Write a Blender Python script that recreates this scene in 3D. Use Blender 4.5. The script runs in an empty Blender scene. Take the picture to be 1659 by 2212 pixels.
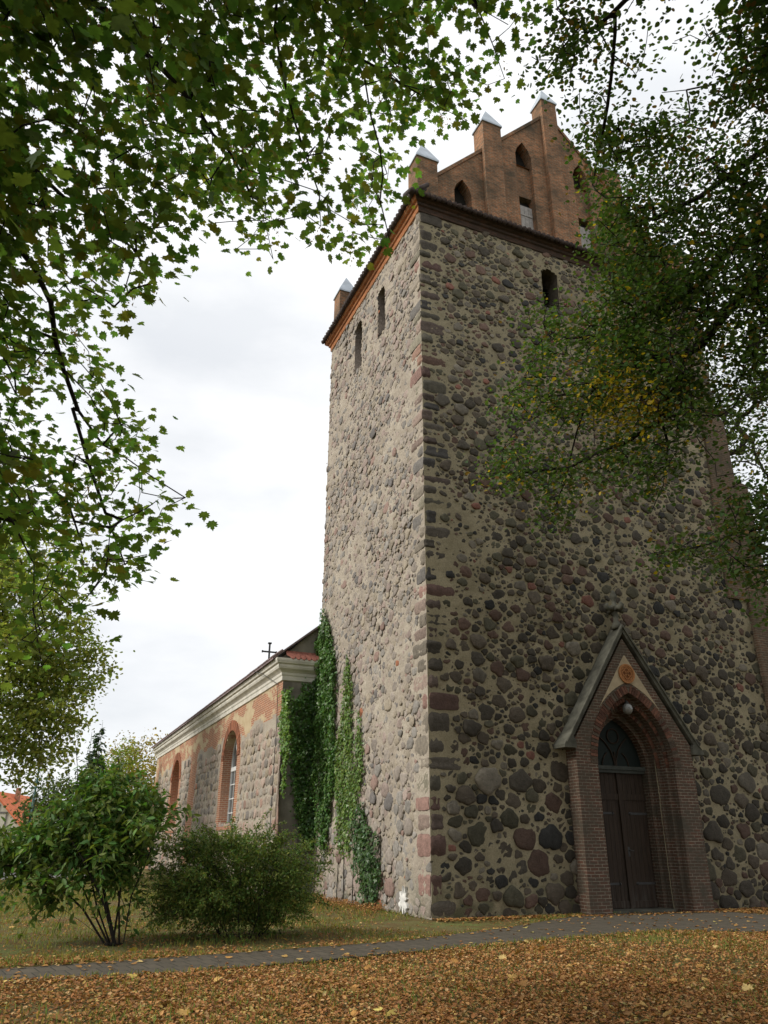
import bpy, math, random
import numpy as np
from mathutils import Matrix, Vector, kdtree, noise

# ---------------------------------------------------------------- camera, sky, sun
scene = bpy.context.scene
COL = scene.collection
PITCH, ROLL, YAW, FPX = 0.4102, 0.0050, 0.4049, 1644.96
CAM = np.array([-8.775, -17.585, 1.6])
FW = np.array([math.sin(YAW) * math.cos(PITCH), math.cos(YAW) * math.cos(PITCH), math.sin(PITCH)])
_R = np.array([math.cos(YAW), -math.sin(YAW), 0.0]); _U = np.cross(_R, FW)
RT = _R * math.cos(ROLL) + _U * math.sin(ROLL); UP = _U * math.cos(ROLL) - _R * math.sin(ROLL)
camd = bpy.data.cameras.new("camera"); camo = bpy.data.objects.new("camera", camd); COL.objects.link(camo)
camd.sensor_fit = 'VERTICAL'; camd.sensor_height = 36.0; camd.lens = FPX / 2212 * 36.0
camd.clip_start = 0.1; camd.clip_end = 3000
camo.matrix_world = Matrix(((RT[0], UP[0], -FW[0], CAM[0]), (RT[1], UP[1], -FW[1], CAM[1]), (RT[2], UP[2], -FW[2], CAM[2]), (0, 0, 0, 1)))
scene.camera = camo

SUN_DIR = np.array([-0.88, 0.05, 0.62]); SUN_DIR /= np.linalg.norm(SUN_DIR)
SUN_EL = math.asin(SUN_DIR[2]); SUN_AZ = math.atan2(SUN_DIR[0], SUN_DIR[1])
world = bpy.data.worlds.new("World"); scene.world = world; world.use_nodes = True
wt = world.node_tree; wt.nodes.clear()
def wn(t, **k):
    n = wt.nodes.new(t)
    for a, b in k.items(): setattr(n, a, b)
    return n
w_out = wn('ShaderNodeOutputWorld'); w_bg = wn('ShaderNodeBackground'); w_bg.inputs[1].default_value = 1.0
sky = wn('ShaderNodeTexSky'); sky.sky_type = 'NISHITA'; sky.sun_disc = False
sky.sun_elevation = SUN_EL; sky.sun_rotation = SUN_AZ; sky.dust_density = 2.0
w_sc = wn('ShaderNodeVectorMath', operation='SCALE'); w_sc.inputs['Scale'].default_value = 0.11
wt.links.new(sky.outputs[0], w_sc.inputs[0])
tc = wn('ShaderNodeTexCoord')
mp = wn('ShaderNodeMapping'); mp.inputs['Scale'].default_value = (1.6, 1.6, 4.2); mp.inputs['Location'].default_value = (3.1, 0.4, 1.2)
wt.links.new(tc.outputs['Generated'], mp.inputs[0])
n1 = wn('ShaderNodeTexNoise'); n1.inputs['Scale'].default_value = 1.7; n1.inputs['Detail'].default_value = 6; n1.inputs['Roughness'].default_value = 0.52
wt.links.new(mp.outputs[0], n1.inputs['Vector'])
r1 = wn('ShaderNodeValToRGB')   # cloud brightness: pale grey bellies to white
r1.color_ramp.elements[0].position = 0.36; r1.color_ramp.elements[0].color = (0.88, 0.905, 0.94, 1)
r1.color_ramp.elements[1].position = 0.60; r1.color_ramp.elements[1].color = (1.12, 1.125, 1.13, 1)
wt.links.new(n1.outputs[0], r1.inputs[0])
n2 = wn('ShaderNodeTexNoise'); n2.inputs['Scale'].default_value = 0.9; n2.inputs['Detail'].default_value = 4
wt.links.new(mp.outputs[0], n2.inputs['Vector'])
r2 = wn('ShaderNodeMapRange'); r2.inputs[1].default_value = 0.3; r2.inputs[2].default_value = 0.62; r2.inputs[3].default_value = 0.84; r2.inputs[4].default_value = 1.0
wt.links.new(n2.outputs[0], r2.inputs[0])
w_mix = wn('ShaderNodeMix', data_type='RGBA')
wt.links.new(r2.outputs[0], w_mix.inputs[0]); wt.links.new(w_sc.outputs[0], w_mix.inputs[6]); wt.links.new(r1.outputs[0], w_mix.inputs[7])
wt.links.new(w_mix.outputs[2], w_bg.inputs[0]); wt.links.new(w_bg.outputs[0], w_out.inputs[0])

sund = bpy.data.lights.new("sun", 'SUN'); suno = bpy.data.objects.new("sun", sund); COL.objects.link(suno)
sund.energy = 3.0; sund.angle = math.radians(10); sund.color = (1.0, 0.95, 0.87)
suno.rotation_euler = Vector(SUN_DIR).to_track_quat('Z', 'Y').to_euler(); suno.location = (-30, 0, 40)
vs = scene.view_settings
vs.view_transform = 'Standard'; vs.look = 'None'; vs.exposure = 0.05; vs.gamma = 1.0; vs.use_curve_mapping = False
scene.cycles.max_bounces = 6; scene.cycles.diffuse_bounces = 3; scene.cycles.transparent_max_bounces = 4

# ---------------------------------------------------------------- helpers
def ray(x, y):
    return FW + RT * (x - 829.5) / FPX - UP * (y - 1106) / FPX
def onplane(x, y, ax, v):
    d = ray(x, y); return CAM + d * ((v - CAM[ax]) / d[ax])
def at(x, y, dist):
    d = ray(x, y); return CAM + d / np.linalg.norm(d) * dist
def project(P):
    d = np.asarray(P) - CAM; z = d @ FW
    return 829.5 + FPX * (d @ RT) / z, 1106 - FPX * (d @ UP) / z, z
def inpoly(x, y, poly):
    x = np.asarray(x, float); y = np.asarray(y, float); r = np.zeros(x.shape, bool)
    n = len(poly); j = n - 1
    for i in range(n):
        xi, yi = poly[i]; xj, yj = poly[j]
        c = ((yi > y) != (yj > y)) & (x < (xj - xi) * (y - yi) / (yj - yi + 1e-12) + xi)
        r ^= c; j = i
    return r

def tag(o, label=None, cat=None, group=None, kind=None):
    if label: o['label'] = label
    if cat: o['category'] = cat
    if group: o['group'] = group
    if kind: o['kind'] = kind
    return o
def empty(name, loc=(0, 0, 0), label=None, cat=None, group=None):
    o = bpy.data.objects.new(name, None); COL.objects.link(o); o.location = loc; o.empty_display_size = 0.3
    return tag(o, label, cat, group)

class MB:
    def __init__(s): s.v = []; s.f = []; s.m = []; s.c = []; s.cur = (1, 1, 1)
    def add(s, vs_, fs, mi=0, col=None):
        b = len(s.v); s.v.extend([tuple(map(float, p)) for p in vs_]); s.c.extend([col or s.cur] * len(vs_))
        for f in fs: s.f.append(tuple(b + i for i in f)); s.m.append(mi)
    def box(s, x0, x1, y0, y1, z0, z1, mi=0, col=None):
        s.add([(x0, y0, z0), (x1, y0, z0), (x1, y1, z0), (x0, y1, z0), (x0, y0, z1), (x1, y0, z1), (x1, y1, z1), (x0, y1, z1)],
              [(0, 3, 2, 1), (4, 5, 6, 7), (0, 1, 5, 4), (1, 2, 6, 5), (2, 3, 7, 6), (3, 0, 4, 7)], mi, col)
    def prism(s, poly, a0, a1, axis='y', mi=0, col=None):
        # polygon in (x,z) extruded along y, or in (y,z) along x, or in (x,y) along z
        n = len(poly)
        def P(p, a): return {'y': (p[0], a, p[1]), 'x': (a, p[0], p[1]), 'z': (p[0], p[1], a)}[axis]
        area = sum(poly[i][0] * poly[(i + 1) % n][1] - poly[(i + 1) % n][0] * poly[i][1] for i in range(n))
        if (area < 0) != (axis == 'y' and False): poly = poly[::-1]
        vs_ = [P(p, a0) for p in poly] + [P(p, a1) for p in poly]
        fl = axis == 'y'
        F = [tuple(range(n)), tuple(range(2 * n - 1, n - 1, -1))]
        F += [(i, i + n, (i + 1) % n + n, (i + 1) % n) for i in range(n)]
        if not fl: F = [f[::-1] for f in F]
        s.add(vs_, F, mi, col)
    def tube(s, pts, rads, k=6, mi=0, col=None, cap=True):
        pts = [np.array(p, float) for p in pts]; n = len(pts); V = []; ref = np.array([0.31, 0.2, 0.93])
        for i in range(n):
            t = pts[min(i + 1, n - 1)] - pts[max(i - 1, 0)]; t = t / (np.linalg.norm(t) + 1e-9)
            a = np.cross(t, ref); la = np.linalg.norm(a)
            if la < 0.1: a = np.cross(t, (1, 0, 0)); la = np.linalg.norm(a)
            a /= la; b = np.cross(t, a); r = rads[i] if hasattr(rads, '__len__') else rads
            for j in range(k):
                w = 2 * math.pi * j / k; V.append(pts[i] + r * (math.cos(w) * a + math.sin(w) * b))
        F = [(i * k + j, i * k + (j + 1) % k, (i + 1) * k + (j + 1) % k, (i + 1) * k + j) for i in range(n - 1) for j in range(k)]
        if cap: F += [tuple(range(k))[::-1], tuple(range((n - 1) * k, n * k))]
        s.add(V, F, mi, col)
    def lathe(s, prof, cx, cy, k=16, mi=0, col=None):
        n = len(prof); V = [(cx + r * math.cos(2 * math.pi * j / k), cy + r * math.sin(2 * math.pi * j / k), z) for r, z in prof for j in range(k)]
        F = [(i * k + j, i * k + (j + 1) % k, (i + 1) * k + (j + 1) % k, (i + 1) * k + j) for i in range(n - 1) for j in range(k)]
        F += [tuple(range(k))[::-1], tuple(range((n - 1) * k, n * k))]
        s.add(V, F, mi, col)
    def build(s, name, mats, parent=None, smooth=False):
        me = bpy.data.meshes.new(name); me.from_pydata(s.v, [], s.f)
        if not isinstance(mats, (list, tuple)): mats = [mats]
        for m in mats: me.materials.append(m)
        me.polygons.foreach_set('material_index', s.m)
        if smooth: me.polygons.foreach_set('use_smooth', [True] * len(s.f))
        ca = me.color_attributes.new('col', 'FLOAT_COLOR', 'POINT')
        ca.data.foreach_set('color', np.hstack([np.array(s.c, np.float32).reshape(-1, 3), np.ones((len(s.c), 1), np.float32)]).ravel())
        me.update(); o = bpy.data.objects.new(name, me); COL.objects.link(o)
        if parent: o.parent = parent
        return o

def np_mesh(name, parts, mats, parent=None, smooth=False):
    """parts: list of (V (n,3), F (m,k), material index, C (n,3))"""
    me = bpy.data.meshes.new(name); V = []; L = []; S = []; T = []; MI = []; Cc = []; b = 0; ls = 0
    for v, f, mi, c in parts:
        f = np.asarray(f); V.append(v); L.append((f + b).ravel()); k = f.shape[1]
        S.append(ls + np.arange(len(f)) * k); T.append(np.full(len(f), k)); MI.append(np.full(len(f), mi)); Cc.append(c)
        b += len(v); ls += f.size
    V = np.vstack(V).astype(np.float32); L = np.concatenate(L).astype(np.int32); S = np.concatenate(S).astype(np.int32); MI = np.concatenate(MI).astype(np.int32)
    C = np.vstack([c if c.shape[1] == 4 or not any(q.shape[1] == 4 for q in Cc) else np.hstack([c, np.zeros((len(c), 1))]) for c in Cc]).astype(np.float32)
    me.vertices.add(len(V)); me.vertices.foreach_set('co', V.ravel())
    me.loops.add(len(L)); me.loops.foreach_set('vertex_index', L)
    me.polygons.add(len(S)); me.polygons.foreach_set('loop_start', S)
    for m in (mats if isinstance(mats, (list, tuple)) else [mats]): me.materials.append(m)
    me.polygons.foreach_set('material_index', MI)
    if smooth: me.polygons.foreach_set('use_smooth', np.ones(len(S), bool))
    ca = me.color_attributes.new('col', 'FLOAT_COLOR', 'POINT')
    ca.data.foreach_set('color', (np.hstack([C, np.ones((len(C), 1), np.float32)]) if C.shape[1] == 3 else C).ravel())
    me.update(calc_edges=True); me.validate()
    o = bpy.data.objects.new(name, me); COL.objects.link(o)
    if parent: o.parent = parent
    return o

# ---------------------------------------------------------------- materials
class Mat:
    def __init__(s, name, rough=0.85, spec=0.25):
        s.m = bpy.data.materials.new(name); s.m.use_nodes = True; s.t = s.m.node_tree
        s.b = s.t.nodes['Principled BSDF']; s.b.inputs['Roughness'].default_value = rough
        s.b.inputs['Specular IOR Level'].default_value = spec
        s.out = s.t.nodes['Material Output']
    def n(s, t, **k):
        x = s.t.nodes.new(t)
        for a, b in k.items(): setattr(x, a, b)
        return x
    def l(s, a, b): s.t.links.new(a, b)
    def obj(s, scale=1.0):
        tc = s.n('ShaderNodeTexCoord'); return tc.outputs['Object']
    def noise(s, vec, scale, detail=4, rough=0.55, dist=0.0):
        x = s.n('ShaderNodeTexNoise'); x.inputs['Scale'].default_value = scale; x.inputs['Detail'].default_value = detail
        x.inputs['Roughness'].default_value = rough; x.inputs['Distortion'].default_value = dist
        if vec is not None: s.l(vec, x.inputs['Vector'])
        return x.outputs[0]
    def ramp(s, fac, stops):
        x = s.n('ShaderNodeValToRGB'); e = x.color_ramp.elements
        while len(e) < len(stops): e.new(0.5)
        for i, (p, c) in enumerate(stops):
            e[i].position = p; e[i].color = (c, c, c, 1) if not hasattr(c, '__len__') else (*c, 1)
        s.l(fac, x.inputs[0]); return x.outputs[0]
    def mix(s, fac, a, b, mode='MIX'):
        x = s.n('ShaderNodeMix', data_type='RGBA', blend_type=mode)
        for inp, v in ((x.inputs[0], fac), (x.inputs[6], a), (x.inputs[7], b)):
            if hasattr(v, 'is_linked') or hasattr(v, 'links'): s.l(v, inp)
            elif hasattr(v, '__len__'): inp.default_value = (*v, 1)
            else: inp.default_value = v
        return x.outputs[2]
    def col(s): 
        a = s.n('ShaderNodeAttribute'); a.attribute_name = 'col'; return a.outputs['Color']
    def bump(s, h, strength=0.5, dist=0.02, normal=None):
        x = s.n('ShaderNodeBump'); x.inputs['Strength'].default_value = strength; x.inputs['Distance'].default_value = dist
        s.l(h, x.inputs['Height'])
        if normal is not None: s.l(normal, x.inputs['Normal'])
        s.l(x.outputs[0], s.b.inputs['Normal']); return x.outputs[0]
    def base(s, c):
        if hasattr(c, '__len__'): s.b.inputs['Base Color'].default_value = (*c, 1)
        else: s.l(c, s.b.inputs['Base Color'])

def mat_simple(name, c, rough=0.8, var=0.25, scale=6.0, bump=0.3, metal=0.0, spec=0.25):
    m = Mat(name, rough, spec); v = m.obj(); n = m.noise(v, scale, 6)
    m.base(m.mix(m.ramp(n, [(0.3, 0), (0.7, 1)]), tuple(x * (1 - var) for x in c), tuple(min(1, x * (1 + var)) for x in c)))
    m.b.inputs['Metallic'].default_value = metal
    if bump: m.bump(m.noise(v, scale * 5, 4), bump, 0.01)
    return m.m

def mat_mortar(name, c1, c2, moss=None):
    m = Mat(name, 0.95, 0.1); v = m.obj()
    c = m.mix(m.ramp(m.noise(v, 1.1, 6, 0.6), [(0.35, 0), (0.68, 1)]), c1, c2)
    c = m.mix(m.ramp(m.noise(v, 0.35, 5, 0.6), [(0.5, 0), (0.75, 0.6)]), c, tuple(x * 0.62 for x in c1))
    c = m.mix(m.ramp(m.noise(v, 26, 4, 0.7), [(0.35, 0.55), (0.6, 0)]), c, tuple(x * 0.55 for x in c1))
    if moss:
        sx = m.n('ShaderNodeSeparateXYZ'); m.l(v, sx.inputs[0])
        mr = m.n('ShaderNodeMapRange'); mr.inputs[1].default_value = 1.3; mr.inputs[2].default_value = 0.0; m.l(sx.outputs[2], mr.inputs[0])
        f = m.n('ShaderNodeMath', operation='MULTIPLY'); m.l(mr.outputs[0], f.inputs[0]); m.l(m.ramp(m.noise(v, 2.2, 5), [(0.38, 0), (0.6, 0.9)]), f.inputs[1])
        c = m.mix(f.outputs[0], c, moss)
    m.base(c)
    m.bump(m.noise(v, 38, 6, 0.7), 0.7, 0.02); return m.m
def mat_stone(name, smear=None):
    m = Mat(name, 0.85, 0.2); v = m.obj()
    f = m.ramp(m.noise(v, 9, 6, 0.65), [(0.25, (0.62, 0.62, 0.6)), (0.75, (1.3, 1.27, 1.24))])
    c = m.mix(1.0, m.col(), f, 'MULTIPLY')
    sp = m.ramp(m.noise(v, 70, 3, 0.7), [(0.3, (0.7, 0.7, 0.7)), (0.7, (1.22, 1.22, 1.22))])
    c = m.mix(1.0, c, sp, 'MULTIPLY')
    if smear:   # mortar smeared over the rims of the stones
        a = m.n('ShaderNodeAttribute'); a.attribute_name = 'col'
        ad = m.n('ShaderNodeMath', operation='MULTIPLY_ADD'); m.l(m.noise(v, 6.5, 6, 0.7), ad.inputs[0]); ad.inputs[1].default_value = 1.1; pt = m.n('ShaderNodeMath', operation='MULTIPLY_ADD'); m.l(m.noise(v, 0.9, 4, 0.6), pt.inputs[0]); pt.inputs[1].default_value = 1.4; pt.inputs[2].default_value = -0.7; p2_ = m.n('ShaderNodeMath', operation='ADD'); m.l(pt.outputs[0], p2_.inputs[0]); m.l(a.outputs['Alpha'], p2_.inputs[1]); m.l(p2_.outputs[0], ad.inputs[2])
        c = m.mix(m.ramp(ad.outputs[0], [(0.5 + smear[1], 0), (0.5 + smear[1] + 0.16, 0.85)]), c, m.mix(m.ramp(m.noise(v, 1.1, 6, 0.6), [(0.35, 0), (0.68, 1)]), smear[0], tuple(x * 1.25 for x in smear[0])))
        ad.inputs[1].default_value = 0.75; dv = m.n('ShaderNodeMath', operation='MULTIPLY'); dv.inputs[1].default_value = 0.5; m.l(a.outputs['Alpha'], dv.inputs[0]); m.l(dv.outputs[0], ad.inputs[2])
    m.base(c); m.bump(m.noise(v, 22, 7, 0.7), 0.7, 0.035); return m.m

def mat_brick(name, c1, c2, mort, dark=(0.06, 0.05, 0.04), dk=0.5, bw=0.25, bh=0.077, msize=0.011, patch=0.9):
    m = Mat(name, 0.9, 0.15); v = m.obj(); sx = m.n('ShaderNodeSeparateXYZ'); m.l(v, sx.inputs[0])
    ad = m.n('ShaderNodeMath', operation='ADD'); m.l(sx.outputs[0], ad.inputs[0]); m.l(sx.outputs[1], ad.inputs[1])
    cb = m.n('ShaderNodeCombineXYZ'); m.l(ad.outputs[0], cb.inputs[0]); m.l(sx.outputs[2], cb.inputs[1])
    # slightly uneven courses
    wob = m.n('ShaderNodeVectorMath', operation='SCALE'); wob.inputs['Scale'].default_value = 0.02
    nz = m.n('ShaderNodeTexNoise'); nz.inputs['Scale'].default_value = 3.0; m.l(v, nz.inputs['Vector']); m.l(nz.outputs[1], wob.inputs[0])
    va = m.n('ShaderNodeVectorMath', operation='ADD'); m.l(cb.outputs[0], va.inputs[0]); m.l(wob.outputs[0], va.inputs[1])
    br = m.n('ShaderNodeTexBrick'); br.inputs['Scale'].default_value = 1.0; br.inputs['Brick Width'].default_value = bw; br.inputs['Row Height'].default_value = bh
    br.inputs['Mortar Size'].default_value = msize; br.inputs['Mortar Smooth'].default_value = 0.3; br.inputs['Bias'].default_value = 0.0
    br.inputs['Color1'].default_value = (*c1, 1); br.inputs['Color2'].default_value = (*c2, 1); br.inputs['Mortar'].default_value = (*mort, 1)
    m.l(va.outputs[0], br.inputs['Vector'])
    c = m.mix(m.ramp(m.noise(v, patch, 6, 0.65), [(0.42, 0), (0.7, dk)]), br.outputs[0], dark)
    mp_ = m.n('ShaderNodeMapping'); mp_.inputs['Scale'].default_value = (5, 5, 12); m.l(v, mp_.inputs[0])
    c = m.mix(m.ramp(m.noise(mp_.outputs[0], 1.0, 3, 0.7), [(0.35, 0.7), (0.55, 0)]), c, dark)
    m.base(c)
    iv = m.n('ShaderNodeMath', operation='SUBTRACT'); iv.inputs[0].default_value = 1.0; m.l(br.outputs['Fac'], iv.inputs[1])
    b1 = m.n('ShaderNodeMath', operation='MULTIPLY_ADD'); m.l(m.noise(v, 30, 5), b1.inputs[0]); b1.inputs[1].default_value = 0.5; m.l(iv.outputs[0], b1.inputs[2])
    m.bump(b1.outputs[0], 0.6, 0.015); return m.m

def mat_leaf(name, trans=0.35, rough=0.55, gloss=0.25):
    m = Mat(name, rough, gloss); c = m.col(); v = m.obj()
    c = m.mix(1.0, c, m.ramp(m.noise(v, 14, 3), [(0.3, (0.75, 0.75, 0.75)), (0.7, (1.2, 1.2, 1.2))]), 'MULTIPLY')
    m.base(c)
    tr = m.n('ShaderNodeBsdfTranslucent'); m.l(m.mix(1.0, c, (1.5, 1.6, 0.7), 'MULTIPLY'), tr.inputs[0])
    mx = m.n('ShaderNodeMixShader'); mx.inputs[0].default_value = trans
    m.l(m.b.outputs[0], mx.inputs[1]); m.l(tr.outputs[0], mx.inputs[2]); m.l(mx.outputs[0], m.out.inputs[0]); return m.m

def mat_bark(name, c):
    m = Mat(name, 0.95, 0.1); v = m.obj(); mp_ = m.n('ShaderNodeMapping'); mp_.inputs['Scale'].default_value = (9, 9, 2); m.l(v, mp_.inputs[0])
    n = m.noise(mp_.outputs[0], 2.0, 6, 0.7)
    m.base(m.mix(m.ramp(n, [(0.35, 0), (0.7, 1)]), tuple(x * 0.5 for x in c), tuple(x * 1.3 for x in c))); m.bump(n, 0.6, 0.02); return m.m

M = {}
M['mortar_front'] = mat_mortar('mortar_shaded_side', (0.25, 0.215, 0.138), (0.37, 0.32, 0.215), moss=(0.05, 0.055, 0.03))  # front mortar darker than the side's: dirt plus shade put into the colour
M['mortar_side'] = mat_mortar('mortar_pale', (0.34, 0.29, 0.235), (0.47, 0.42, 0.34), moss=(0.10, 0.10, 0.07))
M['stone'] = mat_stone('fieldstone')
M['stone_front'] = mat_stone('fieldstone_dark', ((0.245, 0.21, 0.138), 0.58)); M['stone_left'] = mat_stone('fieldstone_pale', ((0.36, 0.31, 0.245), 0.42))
M['brick_gable'] = mat_brick('gable_brick', (0.41, 0.165, 0.07), (0.235, 0.115, 0.06), (0.31, 0.24, 0.165), dark=(0.075, 0.062, 0.043), dk=0.95, msize=0.014)
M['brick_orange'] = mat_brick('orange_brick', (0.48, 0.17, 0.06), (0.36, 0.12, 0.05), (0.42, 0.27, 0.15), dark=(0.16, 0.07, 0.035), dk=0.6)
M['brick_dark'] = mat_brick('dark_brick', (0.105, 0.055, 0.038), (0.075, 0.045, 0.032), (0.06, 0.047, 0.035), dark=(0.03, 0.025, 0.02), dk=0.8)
M['brick_portal'] = mat_brick('portal_brick', (0.125, 0.062, 0.042), (0.088, 0.052, 0.037), (0.25, 0.225, 0.175), dark=(0.072, 0.063, 0.047), dk=1.0, patch=1.6, msize=0.009)
M['brick_nave'] = mat_brick('nave_brick', (0.40, 0.16, 0.085), (0.29, 0.115, 0.065), (0.45, 0.36, 0.26), dark=(0.2, 0.09, 0.06), dk=0.5)
M['white_plaster'] = mat_simple('white_plaster', (0.57, 0.545, 0.48), 0.9, 0.2, 2.0, 0.2)
M['grey_plaster'] = mat_simple('grey_plaster', (0.17, 0.155, 0.125), 0.95, 0.35, 2.2, 0.4)
M['beige_plaster'] = mat_simple('beige_plaster', (0.36, 0.29, 0.19), 0.95, 0.2, 5, 0.3)
M['sandstone'] = mat_simple('weathered_sandstone', (0.085, 0.083, 0.065), 0.9, 0.5, 3.0, 0.6)
M['zinc'] = mat_simple('zinc', (0.40, 0.45, 0.50), 0.45, 0.2, 3, 0.0, metal=0.35, spec=0.5)
M['roof_dark'] = mat_simple('dark_roof_tile', (0.055, 0.04, 0.035), 0.8, 0.4, 5, 0.6)
M['roof_red'] = mat_simple('red_roof_tile', (0.25, 0.095, 0.07), 0.8, 0.3, 8, 0.4)
M['roof_nave'] = mat_simple('brown_roof_tile', (0.20, 0.15, 0.145), 0.85, 0.35, 6, 0.4)
M['grey_wood'] = mat_simple('weathered_wood', (0.33, 0.31, 0.29), 0.85, 0.25, 9, 0.3)
M['iron'] = mat_simple('dark_iron', (0.05, 0.05, 0.05), 0.6, 0.2, 8, 0.1)
M['void'] = mat_simple('dark_interior', (0.02, 0.018, 0.015), 1.0, 0.2, 3, 0)
M['terracotta'] = mat_simple('terracotta', (0.34, 0.15, 0.055), 0.85, 0.2, 12, 0.3)
M['frame_white'] = mat_simple('painted_frame', (0.62, 0.63, 0.62), 0.6, 0.1, 8, 0.1)
M['lime'] = mat_simple('white_limewash', (0.6, 0.59, 0.56), 0.95, 0.35, 7, 0.6)
M['teal'] = mat_simple('teal_paint', (0.035, 0.12, 0.125), 0.5, 0.15, 6, 0.05, spec=0.4)
def mat_door():
    m = Mat('old_door_wood', 0.75, 0.3); v = m.obj(); mp_ = m.n('ShaderNodeMapping'); mp_.inputs['Scale'].default_value = (14, 14, 0.9); m.l(v, mp_.inputs[0])
    n = m.noise(mp_.outputs[0], 2.0, 7, 0.65)
    c = m.ramp(n, [(0.3, (0.014, 0.009, 0.006)), (0.7, (0.046, 0.029, 0.018))])
    sx = m.n('ShaderNodeSeparateXYZ'); m.l(v, sx.inputs[0]); mr = m.n('ShaderNodeMapRange'); mr.inputs[1].default_value = 0.9; mr.inputs[2].default_value = 0.05; m.l(sx.outputs[2], mr.inputs[0])
    f = m.n('ShaderNodeMath', operation='MULTIPLY'); m.l(mr.outputs[0], f.inputs[0]); m.l(m.ramp(m.noise(mp_.outputs[0], 1.1, 4), [(0.45, 0), (0.75, 0.7)]), f.inputs[1])
    m.base(m.mix(f.outputs[0], c, (0.10, 0.088, 0.075))); m.bump(n, 0.4, 0.01); return m.m
M['door'] = mat_door()
def mat_glass(name, c=(0.03, 0.04, 0.04), rough=0.12):
    m = Mat(name, rough, 0.6); v = m.obj(); m.base(c); m.bump(m.noise(v, 3, 3), 0.08, 0.02); return m.m
M['glass'] = mat_glass('old_window_glass', (0.05, 0.055, 0.055))
M['glass_dark'] = mat_simple('dark_leaded_glass', (0.012, 0.018, 0.016), 0.6, 0.2, 4, 0, spec=0.15)
M['globe'] = mat_simple('frosted_globe', (0.2, 0.2, 0.19), 0.25, 0.1, 10, 0, spec=0.5)
M['leaf_maple'] = mat_leaf('maple_leaf', 0.62, 0.5, 0.3)
M['leaf_lime'] = mat_leaf('lime_leaf', 0.38, 0.55, 0.25)
M['leaf_bush'] = mat_leaf('bush_leaf', 0.3, 0.55, 0.25)
M['leaf_ivy'] = mat_leaf('ivy_leaf', 0.25, 0.4, 0.4)
M['leaf_far'] = mat_leaf('distant_leaf', 0.5, 0.6, 0.2)
M['leaf_dead'] = mat_leaf('fallen_leaf', 0.12, 0.8, 0.15)
M['grass'] = mat_leaf('grass_blade', 0.25, 0.7, 0.15)
M['bark'] = mat_bark('grey_bark', (0.055, 0.048, 0.04))
M['bark_dark'] = mat_bark('dark_bark', (0.03, 0.026, 0.022))

def mat_ground():
    m = Mat('meadow_ground', 0.95, 0.1); v = m.obj()
    c = m.mix(m.ramp(m.noise(v, 0.55, 6, 0.6), [(0.4, 0), (0.62, 1)]), (0.19, 0.155, 0.07), (0.17, 0.20, 0.06))
    c = m.mix(m.ramp(m.noise(v, 1.6, 6, 0.65), [(0.42, 0), (0.62, 0.85)]), c, (0.16, 0.085, 0.035))
    c = m.mix(m.ramp(m.noise(v, 40, 5, 0.7), [(0.35, 0.7), (0.6, 0)]), c, (0.03, 0.025, 0.012))
    m.base(c); m.bump(m.noise(v, 28, 6, 0.7), 0.8, 0.04); return m.m
M['ground'] = mat_ground()
def mat_paver():
    m = Mat('grey_concrete_paver', 0.85, 0.2); v = m.obj(); mp_ = m.n('ShaderNodeMapping'); mp_.inputs['Rotation'].default_value = (0, 0, math.radians(-9)); m.l(v, mp_.inputs[0])
    br = m.n('ShaderNodeTexBrick'); br.inputs['Scale'].default_value = 1; br.inputs['Brick Width'].default_value = 0.205; br.inputs['Row Height'].default_value = 0.41; br.offset = 0.5
    br.inputs['Mortar Size'].default_value = 0.009; br.inputs['Color1'].default_value = (0.105, 0.088, 0.064, 1); br.inputs['Color2'].default_value = (0.082, 0.069, 0.050, 1); br.inputs['Mortar'].default_value = (0.03, 0.03, 0.025, 1)
    m.l(mp_.outputs[0], br.inputs['Vector'])
    c = m.mix(m.ramp(m.noise(v, 1.8, 6, 0.6), [(0.4, 0), (0.7, 0.6)]), br.outputs[0], (0.07, 0.06, 0.045))
    m.base(c); iv = m.n('ShaderNodeMath', operation='SUBTRACT'); iv.inputs[0].default_value = 1.0; m.l(br.outputs['Fac'], iv.inputs[1]); m.bump(iv.outputs[0], 0.6, 0.012); return m.m
M['paver'] = mat_paver()
M['asphalt'] = mat_simple('asphalt', (0.16, 0.155, 0.15), 0.9, 0.2, 3, 0.3)

# ---------------------------------------------------------------- fieldstone facing
def stone_seeds(w, h, rad, rng, pre=(), skip=None, tries=42000, pack=0.73):
    P = []; R = []; cell = 0.6; grid = {}
    def ok(x, z, r):
        gx, gz = int(x // cell), int(z // cell)
        for i in range(gx - 2, gx + 3):
            for j in range(gz - 2, gz + 3):
                for k in grid.get((i, j), ()):
                    dx = (P[k][0] - x); dz = (P[k][1] - z) * 1.3
                    if dx * dx + dz * dz < (pack * (R[k] + r)) ** 2: return False
        return True
    def put(x, z, r):
        grid.setdefault((int(x // cell), int(z // cell)), []).append(len(P)); P.append((x, z)); R.append(r)
    for x, z, r in pre: put(x, z, r)
    for t in range(tries):
        x = rng.random() * w; z = rng.random() * h
        k = t / tries
        r = rad(x, z) * ((rng.uniform(1.0, 1.75) if k < 0.03 else rng.uniform(0.5, 1.1)) if k < 0.35 else rng.uniform(0.2, 0.55))
        if skip and skip(x, z, r): continue
        if ok(x, z, r): put(x, z, r)
    return np.array(P), np.array(R)

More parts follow.
